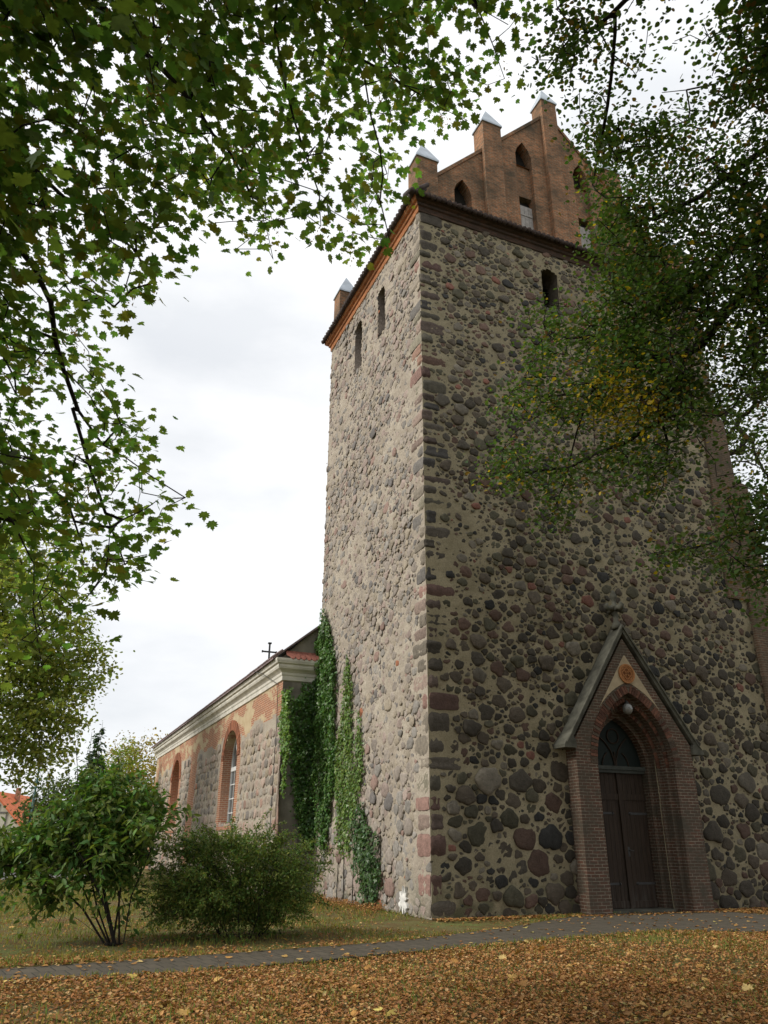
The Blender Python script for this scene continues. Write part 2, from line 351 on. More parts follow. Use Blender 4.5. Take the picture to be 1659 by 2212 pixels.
def stones(w, h, P, R, rng, gap=(0.02, 0.06), relief=0.32, palette=None, K=26, flat=0.0, square=0.0):
    """returns V (n,3) in (u, v, out), F quads, C"""
    n = len(P); kd = kdtree.KDTree(n)
    for i, (x, z) in enumerate(P): kd.insert((x, z * 1.3, 0), i)
    kd.balance()
    th = np.arange(K) * 2 * math.pi / K; dx = np.cos(th); dz = np.sin(th)
    VV = []; CC = []
    rings = [(1.0, -0.5), (0.975, 0.3), (0.87, 0.72), (0.62, 0.93), (0.3, 1.0)]
    for i in range(n):
        x, z = P[i]; r = R[i]
        if square > 0.5: t = r * 1.15 / np.sqrt(dx ** 2 + (dz * 1.3) ** 2)
        else:
            el = rng.uniform(1.0, 1.55) if r > 0.13 else rng.uniform(1.1, 2.3); fa = rng.normal(0, 0.3); nf = rng.randint(5, 9); f0 = rng.uniform(0, 6.28)
            cu = dx * math.cos(fa) + dz * math.sin(fa); cv = -dx * math.sin(fa) + dz * math.cos(fa)
            t = r * 1.28 / np.sqrt((cu / el) ** 2 + (cv * 1.3) ** 2)
            for q in range(nf):
                an = f0 + 6.283 * (q + rng.uniform(-0.28, 0.28)) / nf; ca_ = cu * math.cos(an) + cv * math.sin(an)
                dq = r * rng.uniform(0.8, 1.2) / math.sqrt((math.cos(an) / el) ** 2 + (math.sin(an) * 1.25) ** 2)
                t = np.minimum(t, np.where(ca_ > 0.05, dq / np.maximum(ca_, 0.05), 9))
        for (_, j, d) in kd.find_n((x, z * 1.3, 0), 16):
            if j == i: continue
            ex, ez = P[j][0] - x, P[j][1] - z; D = math.hypot(ex, ez); c = (dx * ex + dz * ez) / D
            tt = np.where(c > 0.05, D * r / (r + R[j]) / np.maximum(c, 0.05), 9); t = np.minimum(t, tt)
        g = rng.uniform(*gap)
        t = np.maximum(t - g, 0.25 * t)
        e = np.full(K, 9.0)
        e = np.minimum(e, np.where(dx < -0.05, x / np.maximum(-dx, 0.05), 9)); e = np.minimum(e, np.where(dx > 0.05, (w - x) / np.maximum(dx, 0.05), 9))
        e = np.minimum(e, np.where(dz < -0.05, z / np.maximum(-dz, 0.05), 9)); e = np.minimum(e, np.where(dz > 0.05, (h - z) / np.maximum(dz, 0.05), 9))
        t = np.minimum(t, e + 0.012)
        for _ in range(1): t = 0.25 * np.roll(t, 1) + 0.5 * t + 0.25 * np.roll(t, -1)
        ph = rng.uniform(0, 6.28, 3)
        t *= 1 + 0.05 * np.sin(3 * th + ph[0]) + 0.04 * np.sin(5 * th + ph[1]) + 0.025 * np.sin(8 * th + ph[2])
        t *= 1 + rng.normal(0, 0.035, K) * (0.4 if square > 0.5 else 1)
        t = np.minimum(t, e + 0.02)
        hh = relief * min(r, 0.34) * rng.uniform(0.55, 1.25); tl = rng.normal(0, 0.13, 2); off = rng.normal(0, flat)
        for s, q in rings:
            j = 1 + (0.06 * np.sin(2 * th + ph[1]) if s < 0.9 else 0)
            u = x + dx * t * s * j; v = z + dz * t * s * j
            o = hh * q + (tl[0] * dx + tl[1] * dz) * t * s * (0.35 if s < 0.99 else 0) + off
            VV.append(np.stack([u, v, o + rng.normal(0, 0.05 * hh, K) * (q > 0)], 1))
        VV.append(np.array([[x, z, hh * 1.02 + off]]))
        CC.append(np.hstack([np.tile(palette(x, z, r), (K * len(rings) + 1, 1)), np.append(np.repeat([1.0, 1.0, 0.72, 0.35, 0.1], K), 0.0)[:, None]]))
    V = np.vstack(VV); C = np.vstack(CC); k = np.arange(K); kn = (k + 1) % K; nr = len(rings)
    per = K * nr + 1; base = np.arange(n)[:, None] * per
    Q = np.concatenate([np.stack([a * K + k, a * K + kn, (a + 1) * K + kn, (a + 1) * K + k], 1) for a in range(nr - 1)])
    T = np.stack([(nr - 1) * K + k, (nr - 1) * K + kn, np.full(K, per - 1)], 1)
    FQ = (Q[None] + base[:, :, None]).reshape(-1, 4); FT = (T[None] + base[:, :, None]).reshape(-1, 3)
    return V, FQ, FT, C

def mortar_grid(w, h, step, amp, seed, hole=None):
    nx, nz = int(round(w / step)), int(round(h / step)); xs = np.linspace(0, w, nx + 1); zs = np.linspace(0, h, nz + 1)
    X, Z = np.meshgrid(xs, zs); rs = np.random.RandomState(seed)
    O = np.zeros_like(X)
    for f, a in ((0.9, 1.0), (2.3, 0.7), (5.2, 0.5), (9.0, 0.35)):
        for _ in range(4):
            an = rs.uniform(0, 6.28); O += a * np.sin(f * (np.cos(an) * X + np.sin(an) * Z) + rs.uniform(0, 6.28)) * np.sin(f * 0.7 * (np.sin(an) * X - np.cos(an) * Z) + rs.uniform(0, 6.28)) / 4
    O += rs.normal(0, 0.35, O.shape)
    O *= amp; ed = np.minimum(np.minimum(X, w - X), 0.3) / 0.3; O *= np.clip(ed, 0, 1)
    V = np.stack([X.ravel(), Z.ravel(), O.ravel()], 1)
    i, j = np.meshgrid(np.arange(nx), np.arange(nz)); a = (j * (nx + 1) + i).ravel(); F = np.stack([a, a + 1, a + nx + 2, a + nx + 1], 1)
    if hole is not None:
        cx = V[F].mean(1); F = F[~hole(cx[:, 0], cx[:, 1])]
    return V, F

W, D, ZT = 12.1, 8.73, 21.32      # tower width, depth, top of the stonework
random.seed(5)

church = empty('church', (0, 0, 0), 'tall fieldstone church with a brick gabled west tower, pointed portal and long lower nave', 'church')

def hole_shape(x0, x1, z0, z1, arch=True):
    c = (x0 + x1) / 2; a = (x1 - x0) / 2
    pts = [(x0, z0), (x1, z0)]
    if arch:
        pts += [(c + a * math.cos(t), z1 - a * 0.85 + a * 0.85 * math.sin(t)) for t in np.linspace(0, math.pi, 9)]
    else: pts += [(x1, z1), (x0, z1)]
    return pts
front_holes = [hole_shape(4.78, 5.52, 18.75, 20.55)]
left_holes = [hole_shape(2.85, 3.55, 18.4, 20.45), hole_shape(5.12, 5.85, 18.3, 20.5)]
portal_zone = [(4.15, 0), (7.95, 0), (7.95, 4.2), (6.05, 7.0), (4.15, 4.2)]

def pal_front(rng):  # darker than the left palette: front dirt and front shade both in the colour
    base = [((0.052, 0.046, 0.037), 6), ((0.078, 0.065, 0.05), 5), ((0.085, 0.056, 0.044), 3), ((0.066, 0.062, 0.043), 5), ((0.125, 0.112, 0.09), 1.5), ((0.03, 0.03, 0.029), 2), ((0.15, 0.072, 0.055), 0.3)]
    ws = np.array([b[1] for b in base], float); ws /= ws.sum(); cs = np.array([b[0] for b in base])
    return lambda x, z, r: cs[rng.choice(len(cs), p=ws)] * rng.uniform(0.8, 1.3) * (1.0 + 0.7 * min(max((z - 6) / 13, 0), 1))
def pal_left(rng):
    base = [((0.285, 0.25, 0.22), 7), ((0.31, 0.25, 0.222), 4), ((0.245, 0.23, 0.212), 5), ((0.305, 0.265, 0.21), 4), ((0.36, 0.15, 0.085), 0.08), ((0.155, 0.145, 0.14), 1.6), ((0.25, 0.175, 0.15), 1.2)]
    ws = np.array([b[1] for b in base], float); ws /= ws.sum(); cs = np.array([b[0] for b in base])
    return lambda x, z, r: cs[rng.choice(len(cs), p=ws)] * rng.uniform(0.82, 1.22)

def rough_box(c, h, rng, n=6):
    g = np.linspace(-1, 1, n + 1); U_, V_ = np.meshgrid(g, g); u, v = U_.ravel(), V_.ravel(); o = np.ones_like(u); VV = []; FF = []; NN = []
    i, j = np.meshgrid(np.arange(n), np.arange(n)); a = (j * (n + 1) + i).ravel(); Q = np.stack([a, a + 1, a + n + 2, a + n + 1], 1)
    for k, (P_, flip) in enumerate((((u, -o, v), 0), ((-o, u, v), 1), ((o, u, v), 0), ((u, v, -o), 1), ((u, v, o), 0))):
        p = np.stack(P_, 1); p = p / ((np.abs(p) ** 7).sum(1, keepdims=True) ** (1 / 7.)); FF.append((Q[:, ::-1] if flip else Q) + k * (n + 1) ** 2); VV.append(p); NN.append(np.full(len(Q), k))
    V = np.vstack(VV); ph = rng.uniform(0, 6.28, 6)
    w_ = 1 + 0.05 * np.sin(3 * V[:, [1, 2, 0]] + ph[:3]) + 0.03 * np.sin(7 * V[:, [2, 0, 1]] + ph[3:])
    so = np.sort(np.abs(V), 1)[:, 1]
    return np.array(c) + V * w_ * np.array(h), np.vstack(FF), np.concatenate(NN), np.clip((so - 0.45) / 0.5, 0, 1)
parts = []
QU = []; rng = np.random.RandomState(17); z = 0.02; k = 0
while z < ZT - 0.35:
    hq = rng.uniform(0.26, 0.52) * (1.15 if z < 5 else 0.9); long_ = (k % 2 == 0) != (rng.random() < 0.2)
    QU.append((z, z + hq, rng.uniform(0.6, 0.95) if long_ else rng.uniform(0.3, 0.5), rng.uniform(0.3, 0.5) if long_ else rng.uniform(0.55, 0.9))); z += hq + rng.uniform(0.015, 0.06) + (rng.uniform(0.1, 0.3) if rng.random() < 0.15 else 0); k += 1
qcols = np.array([(0.10, 0.088, 0.072), (0.13, 0.10, 0.085), (0.135, 0.085, 0.065), (0.085, 0.08, 0.075), (0.16, 0.14, 0.115), (0.12, 0.11, 0.085), (0.13, 0.082, 0.07)])
for z0, z1, l1, l2 in QU:
    p1, p2 = rng.uniform(0.005, 0.045, 2); V, F, NF, AL = rough_box(((l1 - p2) / 2, (l2 - p1) / 2, (z0 + z1) / 2), ((l1 + p2) / 2, (l2 + p1) / 2, (z1 - z0) / 2), rng)
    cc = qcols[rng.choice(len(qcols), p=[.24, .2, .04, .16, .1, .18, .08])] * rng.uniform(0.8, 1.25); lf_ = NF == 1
    C4 = np.hstack([np.tile(cc * 0.75, (len(V), 1)), AL[:, None]]); C5 = np.hstack([np.tile(cc * 2.0, (len(V), 1)), AL[:, None]])  # front faces darkened, left faces lightened: dirt plus shade and sun put into colour
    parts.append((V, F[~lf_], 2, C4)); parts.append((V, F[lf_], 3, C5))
def in_quoin(d, z, r, side):
    return any(z0 - r * 0.55 < z < z1 + r * 0.55 and d - r * 0.85 < (l1 if side == 0 else l2) for z0, z1, l1, l2 in QU)
# front face: u = X, v = Z, out = -Y
rng = np.random.RandomState(11)
pre = []
def radf(x, z): return 0.285 if z < 3.5 else (0.205 if z < 7 else 0.17)
def skipf(x, z, r):
    if x < 1.2 and in_quoin(x, z, r, 0): return True
    if inpoly([x], [z], portal_zone)[0]: return True
    if z < 16.5 and x > (11.1 + 0.4 * math.sin(z * 3.1) ** 2 if z > 8.8 else 11.85): return True
    for hpoly in front_holes:
        xs = [p[0] for p in hpoly]; zs = [p[1] for p in hpoly]
        if min(xs) - r * 0.7 < x < max(xs) + r * 0.7 and min(zs) - r * 0.5 < z < max(zs) + r * 0.5: return True
    return False
P, R = stone_seeds(W, ZT, radf, rng, pre, skipf)
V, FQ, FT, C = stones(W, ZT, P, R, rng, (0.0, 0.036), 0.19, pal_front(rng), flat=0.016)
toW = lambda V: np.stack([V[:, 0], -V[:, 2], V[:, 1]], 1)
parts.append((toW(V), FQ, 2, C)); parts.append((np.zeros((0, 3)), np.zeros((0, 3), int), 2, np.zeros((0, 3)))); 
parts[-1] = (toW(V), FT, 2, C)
def holef(x, z):
    r = np.zeros(len(x), bool)
    for hp in front_holes + [[(5.0, -0.1), (7.1, -0.1), (7.1, 4.4), (6.05, 5.4), (5.0, 4.4)]]: r |= inpoly(x, z, hp)
    return r
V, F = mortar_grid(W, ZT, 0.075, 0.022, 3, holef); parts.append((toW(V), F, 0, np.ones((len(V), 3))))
# left face: u = D - Y ... seen from outside (-X side): right edge is the near corner
rng = np.random.RandomState(23)
pre = []
def radl(x, z): return 0.21 if z < 3 else (0.175 if z < 7 else 0.15)
lh = [[(D - x, z) for x, z in hp] for hp in left_holes]
def skipl(x, z, r):
    if D - x < 1.2 and in_quoin(D - x, z, r, 1): return True
    for hpoly in lh:
        xs = [p[0] for p in hpoly]; zs = [p[1] for p in hpoly]
        if min(xs) - r * 0.7 < x < max(xs) + r * 0.7 and min(zs) - r * 0.5 < z < max(zs) + r * 0.5: return True
    return False
P, R = stone_seeds(D, ZT, radl, rng, pre, skipl, 52000)
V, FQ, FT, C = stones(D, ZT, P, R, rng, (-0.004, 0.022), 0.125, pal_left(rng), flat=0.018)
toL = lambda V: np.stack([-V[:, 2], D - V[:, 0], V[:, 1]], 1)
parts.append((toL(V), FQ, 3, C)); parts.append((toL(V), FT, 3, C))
def holel(x, z):
    r = np.zeros(len(x), bool)
    for hp in lh: r |= inpoly(x, z, hp)
    return r
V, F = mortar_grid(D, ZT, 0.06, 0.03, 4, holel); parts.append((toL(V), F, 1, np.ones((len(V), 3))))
# right, back faces
bk = np.array([(W, 0, 0), (W, D, 0), (W, D, ZT), (W, 0, ZT), (W, D, 0), (0, D, 0), (0, D, ZT), (W, D, ZT)], float)
parts.append((bk, np.array([(0, 1, 2, 3), (4, 5, 6, 7)]), 1, np.ones((8, 3))))
# window reveals
def reveal(poly, mapf, depth):
    n = len(poly); A = np.array([mapf(x, z, -0.012) for x, z in poly]); B = np.array([mapf(x, z, depth) for x, z in poly])
    return np.vstack([A, B]), np.array([(i, (i + 1) % n, (i + 1) % n + n, i + n) for i in range(n)])
mf = lambda x, z, d: (x, d, z); ml = lambda x, z, d: (d, x, z)
for hp in front_holes:
    v, f = reveal(hp, mf, 0.75); parts.append((v, f, 2, np.tile((0.10, 0.085, 0.065), (len(v), 1))))
for hp in left_holes:
    v, f = reveal(hp, ml, 0.7); parts.append((v, f, 3, np.tile((0.20, 0.17, 0.145), (len(v), 1))))
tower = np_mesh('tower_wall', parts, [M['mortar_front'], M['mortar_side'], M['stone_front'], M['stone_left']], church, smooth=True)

# belfry openings: louvred backs
def louvre(name, poly, mapf, depth):
    mb = MB(); xs = [p[0] for p in poly]; zs = [p[1] for p in poly]; x0, x1, z0, z1 = min(xs), max(xs), min(zs), max(zs)
    n = len(poly); mb.add([mapf(x, z, depth) for x, z in poly], [tuple(range(n))], 0)
    zz = z0 + 0.1
    while zz < z1 - 0.25:
        a = [mapf(x0, zz, depth - 0.02), mapf(x1, zz, depth - 0.02), mapf(x1, zz - 0.09, depth - 0.14), mapf(x0, zz - 0.09, depth - 0.14)]
        b = [(p[0], p[1], p[2] + 0.022) for p in a]; mb.add(a + b, [(0, 1, 2, 3), (7, 6, 5, 4), (2, 3, 7, 6), (0, 1, 5, 4)], 1); zz += 0.16
    return mb.build(name, [M['void'], M['bark_dark']], tower)
louvre('belfry_opening', front_holes[0], mf, 0.72)
for hp in left_holes: louvre('belfry_opening', hp, ml, 0.62)
# projecting sill below the front belfry opening
s = MB(); s.box(4.72, 5.58, -0.07, 0.25, 18.62, 18.75); s.build('window_sill', M['sandstone'], tower)

# limewash splash at the foot of the left face
mb = MB(); rr = random.Random(3)
for cy, cz, sx, sz in ((1.42, 0.30, 0.27, 0.33),):
    k = 30; pts = []
    for j in range(k):
        a = 2 * math.pi * j / k; q = rr.uniform(0.35, 1.15); pts.append((cy + sx * q * math.cos(a), max(0.01, cz + sz * q * math.sin(a))))
    mb.add([(-0.085, y, z) for y, z in pts] + [(-0.02, y, z) for y, z in pts] + [(-0.1, cy, cz)], [(j, (j + 1) % k, 2 * k) for j in range(k)] + [(j, (j + 1) % k, (j + 1) % k + k, j + k) for j in range(k)])
mb.build('limewash_splash', M['lime'], tower)

# brick corner buttress on the right
mb = MB()
mb.prism([(11.15, 12.9), (12.3, 12.9), (12.3, 15.8), (11.9, 16.4), (11.3, 16.3)], -0.10, 1.2, 'y')
mb.prism([(11.0, 9.0), (12.34, 9.0), (12.34, 12.9), (11.1, 12.9)], -0.12, 1.4, 'y')
mb.prism([(11.8, 0), (12.78, 0), (12.78, 13.35), (12.30, 13.45), (11.9, 12.9), (11.9, 9.0), (11.8, 8.9)], -0.16, 1.6, 'y')
mb.build('buttress', mat_brick('dark_buttress_brick', (0.155, 0.085, 0.052), (0.12, 0.075, 0.05), (0.21, 0.18, 0.13), dark=(0.07, 0.06, 0.042), dk=0.9), tower)

# tower cornice (front dark, left bright orange) with a row of eave tiles
def cornice(side):
    mb = MB(); prof = [(0.0, ZT - 0.10), (0.05, ZT - 0.08), (0.06, ZT + 0.12), (0.12, ZT + 0.15), (0.13, ZT + 0.24), (0.20, ZT + 0.27), (0.26, ZT + 0.34), (0.27, ZT + 0.42), (-0.25, ZT + 0.70)]
    n = len(prof); V = []
    if side == 'front':
        for o, z in prof: V += [(-max(o, 0), -o, z), (W + max(o, 0), -o, z)]
    elif side == 'left':
        for o, z in prof: V += [(-o, -max(o, 0), z), (-o, D + max(o, 0), z)]
    elif side == 'right':
        for o, z in prof: V += [(W + o, -max(o, 0), z), (W + o, D + max(o, 0), z)]
    else:
        for o, z in prof: V += [(-max(o, 0), D + o, z), (W + max(o, 0), D + o, z)]
    F = [(2 * i, 2 * i + 1, 2 * i + 3, 2 * i + 2) for i in range(n - 1)]
    if side in ('left', 'back'): F = [f[::-1] for f in F]
    mb.add(V, F); return mb
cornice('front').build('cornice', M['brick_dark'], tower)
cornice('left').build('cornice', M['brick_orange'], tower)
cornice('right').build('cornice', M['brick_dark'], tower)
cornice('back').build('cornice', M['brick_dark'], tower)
mb = MB(); rr = random.Random(8)
x = -0.42
while x < W + 0.42:     # tile skirt along the front
    dz = rr.uniform(-0.015, 0.015); mb.tube([(x, -0.40, ZT + 0.36 + dz), (x + 0.004, -0.10, ZT + 0.56 + dz), (x, 0.24, ZT + 0.72 + dz)], [0.098, 0.09, 0.08], 7); x += 0.20
mb.build('tile_skirt', M['roof_dark'], tower, smooth=True)
mb = MB(); y = -0.3
while y < D + 0.3:      # eave tiles along the left
    dz = rr.uniform(-0.015, 0.015); mb.tube([(-0.40, y, ZT + 0.40 + dz), (-0.1, y, ZT + 0.66 + dz), (0.2, y, ZT + 0.95 + dz)], [0.09, 0.085, 0.08], 7); y += 0.20
mb.build('eave_tile_row', M['roof_dark'], tower, smooth=True)
# saddle roof
mb = MB(); zr = 29.0; mb.prism([(-0.36, ZT + 0.44), (W / 2, zr), (W + 0.36, ZT + 0.44), (W + 0.36, ZT + 0.38), (-0.36, ZT + 0.38)], 0.72, D - 0.7, 'y')
mb.build('tower_roof', M['roof_dark'], church)

# ---------------------------------------------------------------- tower gables
GB, GY0, GY1 = ZT + 0.72, 0.25, 0.72
verge = lambda x: 23.40 + 1.085 * (min(x, W - x) - 0.8)
def gable_mesh():
    mb = MB()
    def lancet(x0, x1, zb, zs, za, top):   # wall piece around an opening with a pointed head
        xm = (x0 + x1) / 2; mb.prism([(x0, zs), (x0 + (xm - x0) * 0.28, zs + (za - zs) * 0.5), (xm, za), (x1 - (x1 - xm) * 0.28, zs + (za - zs) * 0.5), (x1, zs), (x1, top(x1)), (xm, top(xm)), (x0, top(x0))], GY0, GY1)
    def wall(x0, x1, z0=GB - 0.1, z1=None, y0=GY0):
        tp = verge if z1 is None else (lambda x: z1)
        pts = [(x0, z0), (x1, z0), (x1, tp(x1))]
        if x0 < W / 2 < x1 and z1 is None: pts.append((W / 2, verge(W / 2)))
        mb.prism(pts + [(x0, tp(x0))], y0, GY1)
    def mir(a, b): return (W - b, W - a)
    for fl in (0, 1):
        g = (lambda a, b: (a, b)) if not fl else mir
        wall(*g(0.8, 1.55)); wall(*g(2.25, 2.8)); lancet(*g(1.55, 2.25), GB, 23.15, 23.78, verge)
        wall(*g(3.6, 4.34)); wall(*g(5.06, 5.7))
        a, b = g(4.34, 5.06)
        # recessed niche: set-back panel, lancet above, shutter opening below
        xm = (a + b) / 2
        mb.prism([(a, 26.25), (a + 0.11, 26.6), (xm, 26.95), (b - 0.11, 26.6), (b, 26.25), (b, verge(b)), (xm, verge(xm)), (a, verge(a))], GY0, GY1)
        mb.box(a, b, GY0 + 0.20, GY1, 24.25, 25.8)
        # a worn brick slope closes the foot of the lancet
        mb.prism([(GY0 + 0.13, 25.8), (GY1, 25.8), (GY1, 25.98)], a, b, 'x')
        # piers
        x0, x1 = g(0.0, 0.8); mb.box(x0, x1, GY0 - 0.17, GY1 + 0.1, GB - 0.1, 23.95)
        x0, x1 = g(2.8, 3.6); mb.box(x0, x1, GY0 - 0.20, GY1 + 0.02, GB - 0.1, 27.0)
    mb.box(5.7, 6.4, GY0 - 0.20, GY1 + 0.02, GB - 0.1, 29.65)
    # corbelled verge courses
    for sgn in (0, 1):
        for (xa, xb) in ((0.8, 2.8), (3.6, 5.7)):
            pts = [(xa, verge(xa) - 0.02), (xb, verge(xb) - 0.02), (xb, verge(xb) + 0.16), (xa, verge(xa) + 0.16)]
            if sgn: pts = [(W - x, z) for x, z in pts]
            mb.prism(pts, GY0 - 0.05, GY1 + 0.05)
    return mb
def make_gable(flip):
    o = gable_mesh().build('gable', M['brick_gable'], church)
    for x0, x1, z0, z1 in ((1.5, 2.3, 22.0, 23.9), (W - 2.3, W - 1.5, 22.0, 23.9), (4.3, 5.1, 25.7, 27.0), (W - 5.1, W - 4.3, 25.7, 27.0)):
        dk = MB(); dk.box(x0, x1, GY1 - 0.05, GY1 - 0.03, z0, z1); dk.build('opening_back', M['void'], o)
    for x0, x1 in ((4.34, 5.06), (W - 5.06, W - 4.34)):
        sh = MB(); n = 4; wd = (x1 - x0) / n
        for i in range(n): sh.box(x0 + i * wd + 0.006, x0 + (i + 1) * wd - 0.006, GY0 + 0.24, GY0 + 0.28, GB - 0.05, 23.85)
        sh.box(x0, x1, GY0 + 0.281, GY0 + 0.30, GB - 0.05, 23.88); sh.box(x0 + 0.02, x1 - 0.02, GY0 + 0.215, GY0 + 0.238, 23.35, 23.45)
        sh.build('shutter', M['grey_wood'], o)
        v = MB(); v.box(x0, x1, GY1 - 0.05, GY1 - 0.02, GB, 24.2); v.build('opening_back', M['void'], o)
    for x0, x1, zt, y0, y1 in ((0, 0.8, 23.95, GY0 - 0.17, GY1 + 0.1), (2.8, 3.6, 27.0, GY0 - 0.2, GY1 + 0.02), (5.7, 6.4, 29.65, GY0 - 0.2, GY1 + 0.02), (W - 3.6, W - 2.8, 27.0, GY0 - 0.2, GY1 + 0.02), (W - 0.8, W, 23.95, GY0 - 0.17, GY1 + 0.1)):
        c = MB(); e = 0.05; xm, ym = (x0 + x1) / 2, (y0 + y1) / 2
        c.add([(x0 - e, y0 - e, zt), (x1 + e, y0 - e, zt), (x1 + e, y1 + e, zt), (x0 - e, y1 + e, zt), (x0 - e, y0 - e, zt + 0.07), (x1 + e, y0 - e, zt + 0.07), (x1 + e, y1 + e, zt + 0.07), (x0 - e, y1 + e, zt + 0.07), (xm, ym, zt + 1.12)],
              [(3, 2, 1, 0), (0, 1, 5, 4), (1, 2, 6, 5), (2, 3, 7, 6), (3, 0, 4, 7), (4, 5, 8), (5, 6, 8), (6, 7, 8), (7, 4, 8)])
        c.build('pinnacle_cap', M['zinc'], o)
    if flip:
        o.rotation_euler = (0, 0, math.pi); o.location = (W, D, 0)
    return o
make_gable(False); make_gable(True)

# ---------------------------------------------------------------- portal
PX, PY = 6.05, -0.45
def arch_pts(a, zs, zap, base=0.0, n=15):
    """left half from the floor up to the apex"""
    h = zap - zs; Rr = (a * a + h * h) / (2 * a); cx = PX - a + Rr
    a1 = math.acos((PX - cx) / -Rr) if Rr else 0
    pts = [(PX - a, base), (PX - a, zs * 0.5), (PX - a, zs)]
    for i in range(1, n + 1):
        t = a1 * i / n; pts.append((cx - Rr * math.cos(t), zs + Rr * math.sin(t)))
    pts[-1] = (PX, zap); return pts
orders = [(1.30, 3.55, 5.50, PY), (1.17, 3.55, 5.28, PY + 0.20), (1.04, 3.55, 5.08, PY + 0.42), (0.91, 3.55, 4.90, PY + 0.66)]
portal_mb = MB()
A = [arch_pts(a, zs, za) for a, zs, za, y in orders]; nA = len(A[0])
out = [(PX - 1.97, 0), (PX - 1.97, 2.2), (PX - 1.97, 4.15)]
for i in range(1, nA - 2): 
    t = i / (nA - 3); out.append((PX - 1.97 * (1 - t), 4.15 + (7.05 - 4.15) * t))
for sg in (1, -1):
    fx = lambda p, y: (PX + sg * (p[0] - PX), y, p[1])
    V = [fx(p, PY) for p in out] + [fx(p, PY) for p in A[0]]
    F = [(i, i + nA, i + nA + 1, i + 1) for i in range(nA - 1)]
    portal_mb.add(V, F if sg < 0 else [f[::-1] for f in F])
    V = [fx(p, PY) for p in out] + [fx(p, 0.05) for p in out]; F = [(i, i + 1, i + nA + 1, i + nA) for i in range(nA - 1)]
    portal_mb.add(V, F if sg < 0 else [f[::-1] for f in F])
    for k in range(len(orders)):
        y0 = orders[k][3]; y1 = orders[k + 1][3] if k + 1 < len(orders) else PY + 0.95
        V = [fx(p, y0) for p in A[k]] + [fx(p, y1) for p in A[k]]; F = [(i, i + nA, i + nA + 1, i + 1) for i in range(nA - 1)]
        portal_mb.add(V, F if sg < 0 else [f[::-1] for f in F])
        if k + 1 < len(orders):
            V = [fx(p, y1) for p in A[k]] + [fx(p, y1) for p in A[k + 1]]; F = [(i, i + nA, i + nA + 1, i + 1) for i in range(nA - 1)]
            portal_mb.add(V, F if sg < 0 else [f[::-1] for f in F])
portal = portal_mb.build('portal', M['brick_portal'], church)
# radial header bricks round the outer arch and the inner orders
def voussoirs(name, a, zs, za, y, wid, dep, rng, step=0.083):
    mb = MB(); pts = arch_pts(a, zs, za, n=60)[2:]
    for sg in (1, -1):
        acc = 0; L = [0]
        for i in range(1, len(pts)): L.append(L[-1] + math.hypot(pts[i][0] - pts[i - 1][0], pts[i][1] - pts[i - 1][1]))
        nb = int(L[-1] / step)
        for b in range(nb):
            def P(s):
                j = min(max(np.searchsorted(L, s) - 1, 0), len(pts) - 2); t = (s - L[j]) / (L[j + 1] - L[j] + 1e-9)
                return np.array(pts[j]) * (1 - t) + np.array(pts[j + 1]) * t
            s0 = b * L[-1] / nb + 0.006; s1 = (b + 1) * L[-1] / nb - 0.006
            p0, p1 = P(s0), P(s1); d = (p1 - p0) / np.linalg.norm(p1 - p0); nrm = np.array([-d[1], d[0]])
            q0, q1 = p0 + nrm * wid, p1 + nrm * wid
            jit = rng.uniform(0, 0.012); c = np.array((0.135, 0.064, 0.043)) * rng.uniform(0.55, 1.35) if rng.random() > 0.3 else np.array((0.10, 0.075, 0.055)) * rng.uniform(0.7, 1.2)
            poly = [(PX + sg * (p[0] - PX), p[1]) for p in (p0, p1, q1, q0)]
            mb.prism(poly, y - 0.012 - jit, y + dep, 'y', 0, tuple(c))
    return mb
rg = random.Random(4)
M['brick_single'] = mat_stone('single_brick')
voussoirs('a', 1.30, 3.55, 5.50, PY, 0.22, 0.05, rg).build('arch_ring', M['brick_single'], portal)
voussoirs('b', 1.17, 3.55, 5.28, PY + 0.20, 0.11, 0.04, rg).build('arch_ring', M['brick_single'], portal)
voussoirs('c', 1.04, 3.55, 5.08, PY + 0.42, 0.11, 0.04, rg).build('arch_ring', M['brick_single'], portal)
# plaster field above the arch, with terracotta rosette
mb = MB(); ring = [p for p in arch_pts(1.55, 3.6, 5.80, n=30) if p[1] > 5.02]
lf = ring; poly = lf + [(2 * PX - p[0], p[1]) for p in lf[-2::-1]] + [(PX + 0.02, 6.55), (PX - 0.02, 6.55)]
mb.prism(poly, PY - 0.008, PY + 0.02); mb.build('plaster_field', M['beige_plaster'], portal)
mb = MB(); RZ = 6.03; RC = 0.27
def ringxz(mb, cx, cz, r0, r1, y0, y1, k=28):
    V = []
    for j in range(k):
        a = 2 * math.pi * j / k
        for r, y in ((r0, y1), (r0, y0), (r1, y0), (r1, y1)): V.append((cx + r * math.cos(a), y, cz + r * math.sin(a)))
    F = []
    for j in range(k):
        b, c = j * 4, ((j + 1) % k) * 4
        for q in range(3): F.append((b + q, b + q + 1, c + q + 1, c + q))
    mb.add(V, F)
ringxz(mb, PX, RZ, 0.225, 0.275, PY - 0.05, PY); ringxz(mb, PX, RZ, 0.19, 0.21, PY - 0.04, PY)
for a in range(4):
    w_ = math.pi / 2 * a; ringxz(mb, PX + 0.085 * math.cos(w_), RZ + 0.085 * math.sin(w_), 0.06, 0.085, PY - 0.045, PY, 14)
    w_ += math.pi / 4; ringxz(mb, PX + 0.15 * math.cos(w_), RZ + 0.15 * math.sin(w_), 0.02, 0.04, PY - 0.04, PY, 10)
k = 28; mb.add([(PX + 0.23 * math.cos(2 * math.pi * j / k), PY - 0.018, RZ + 0.23 * math.sin(2 * math.pi * j / k)) for j in range(k)], [tuple(range(k))], 1)
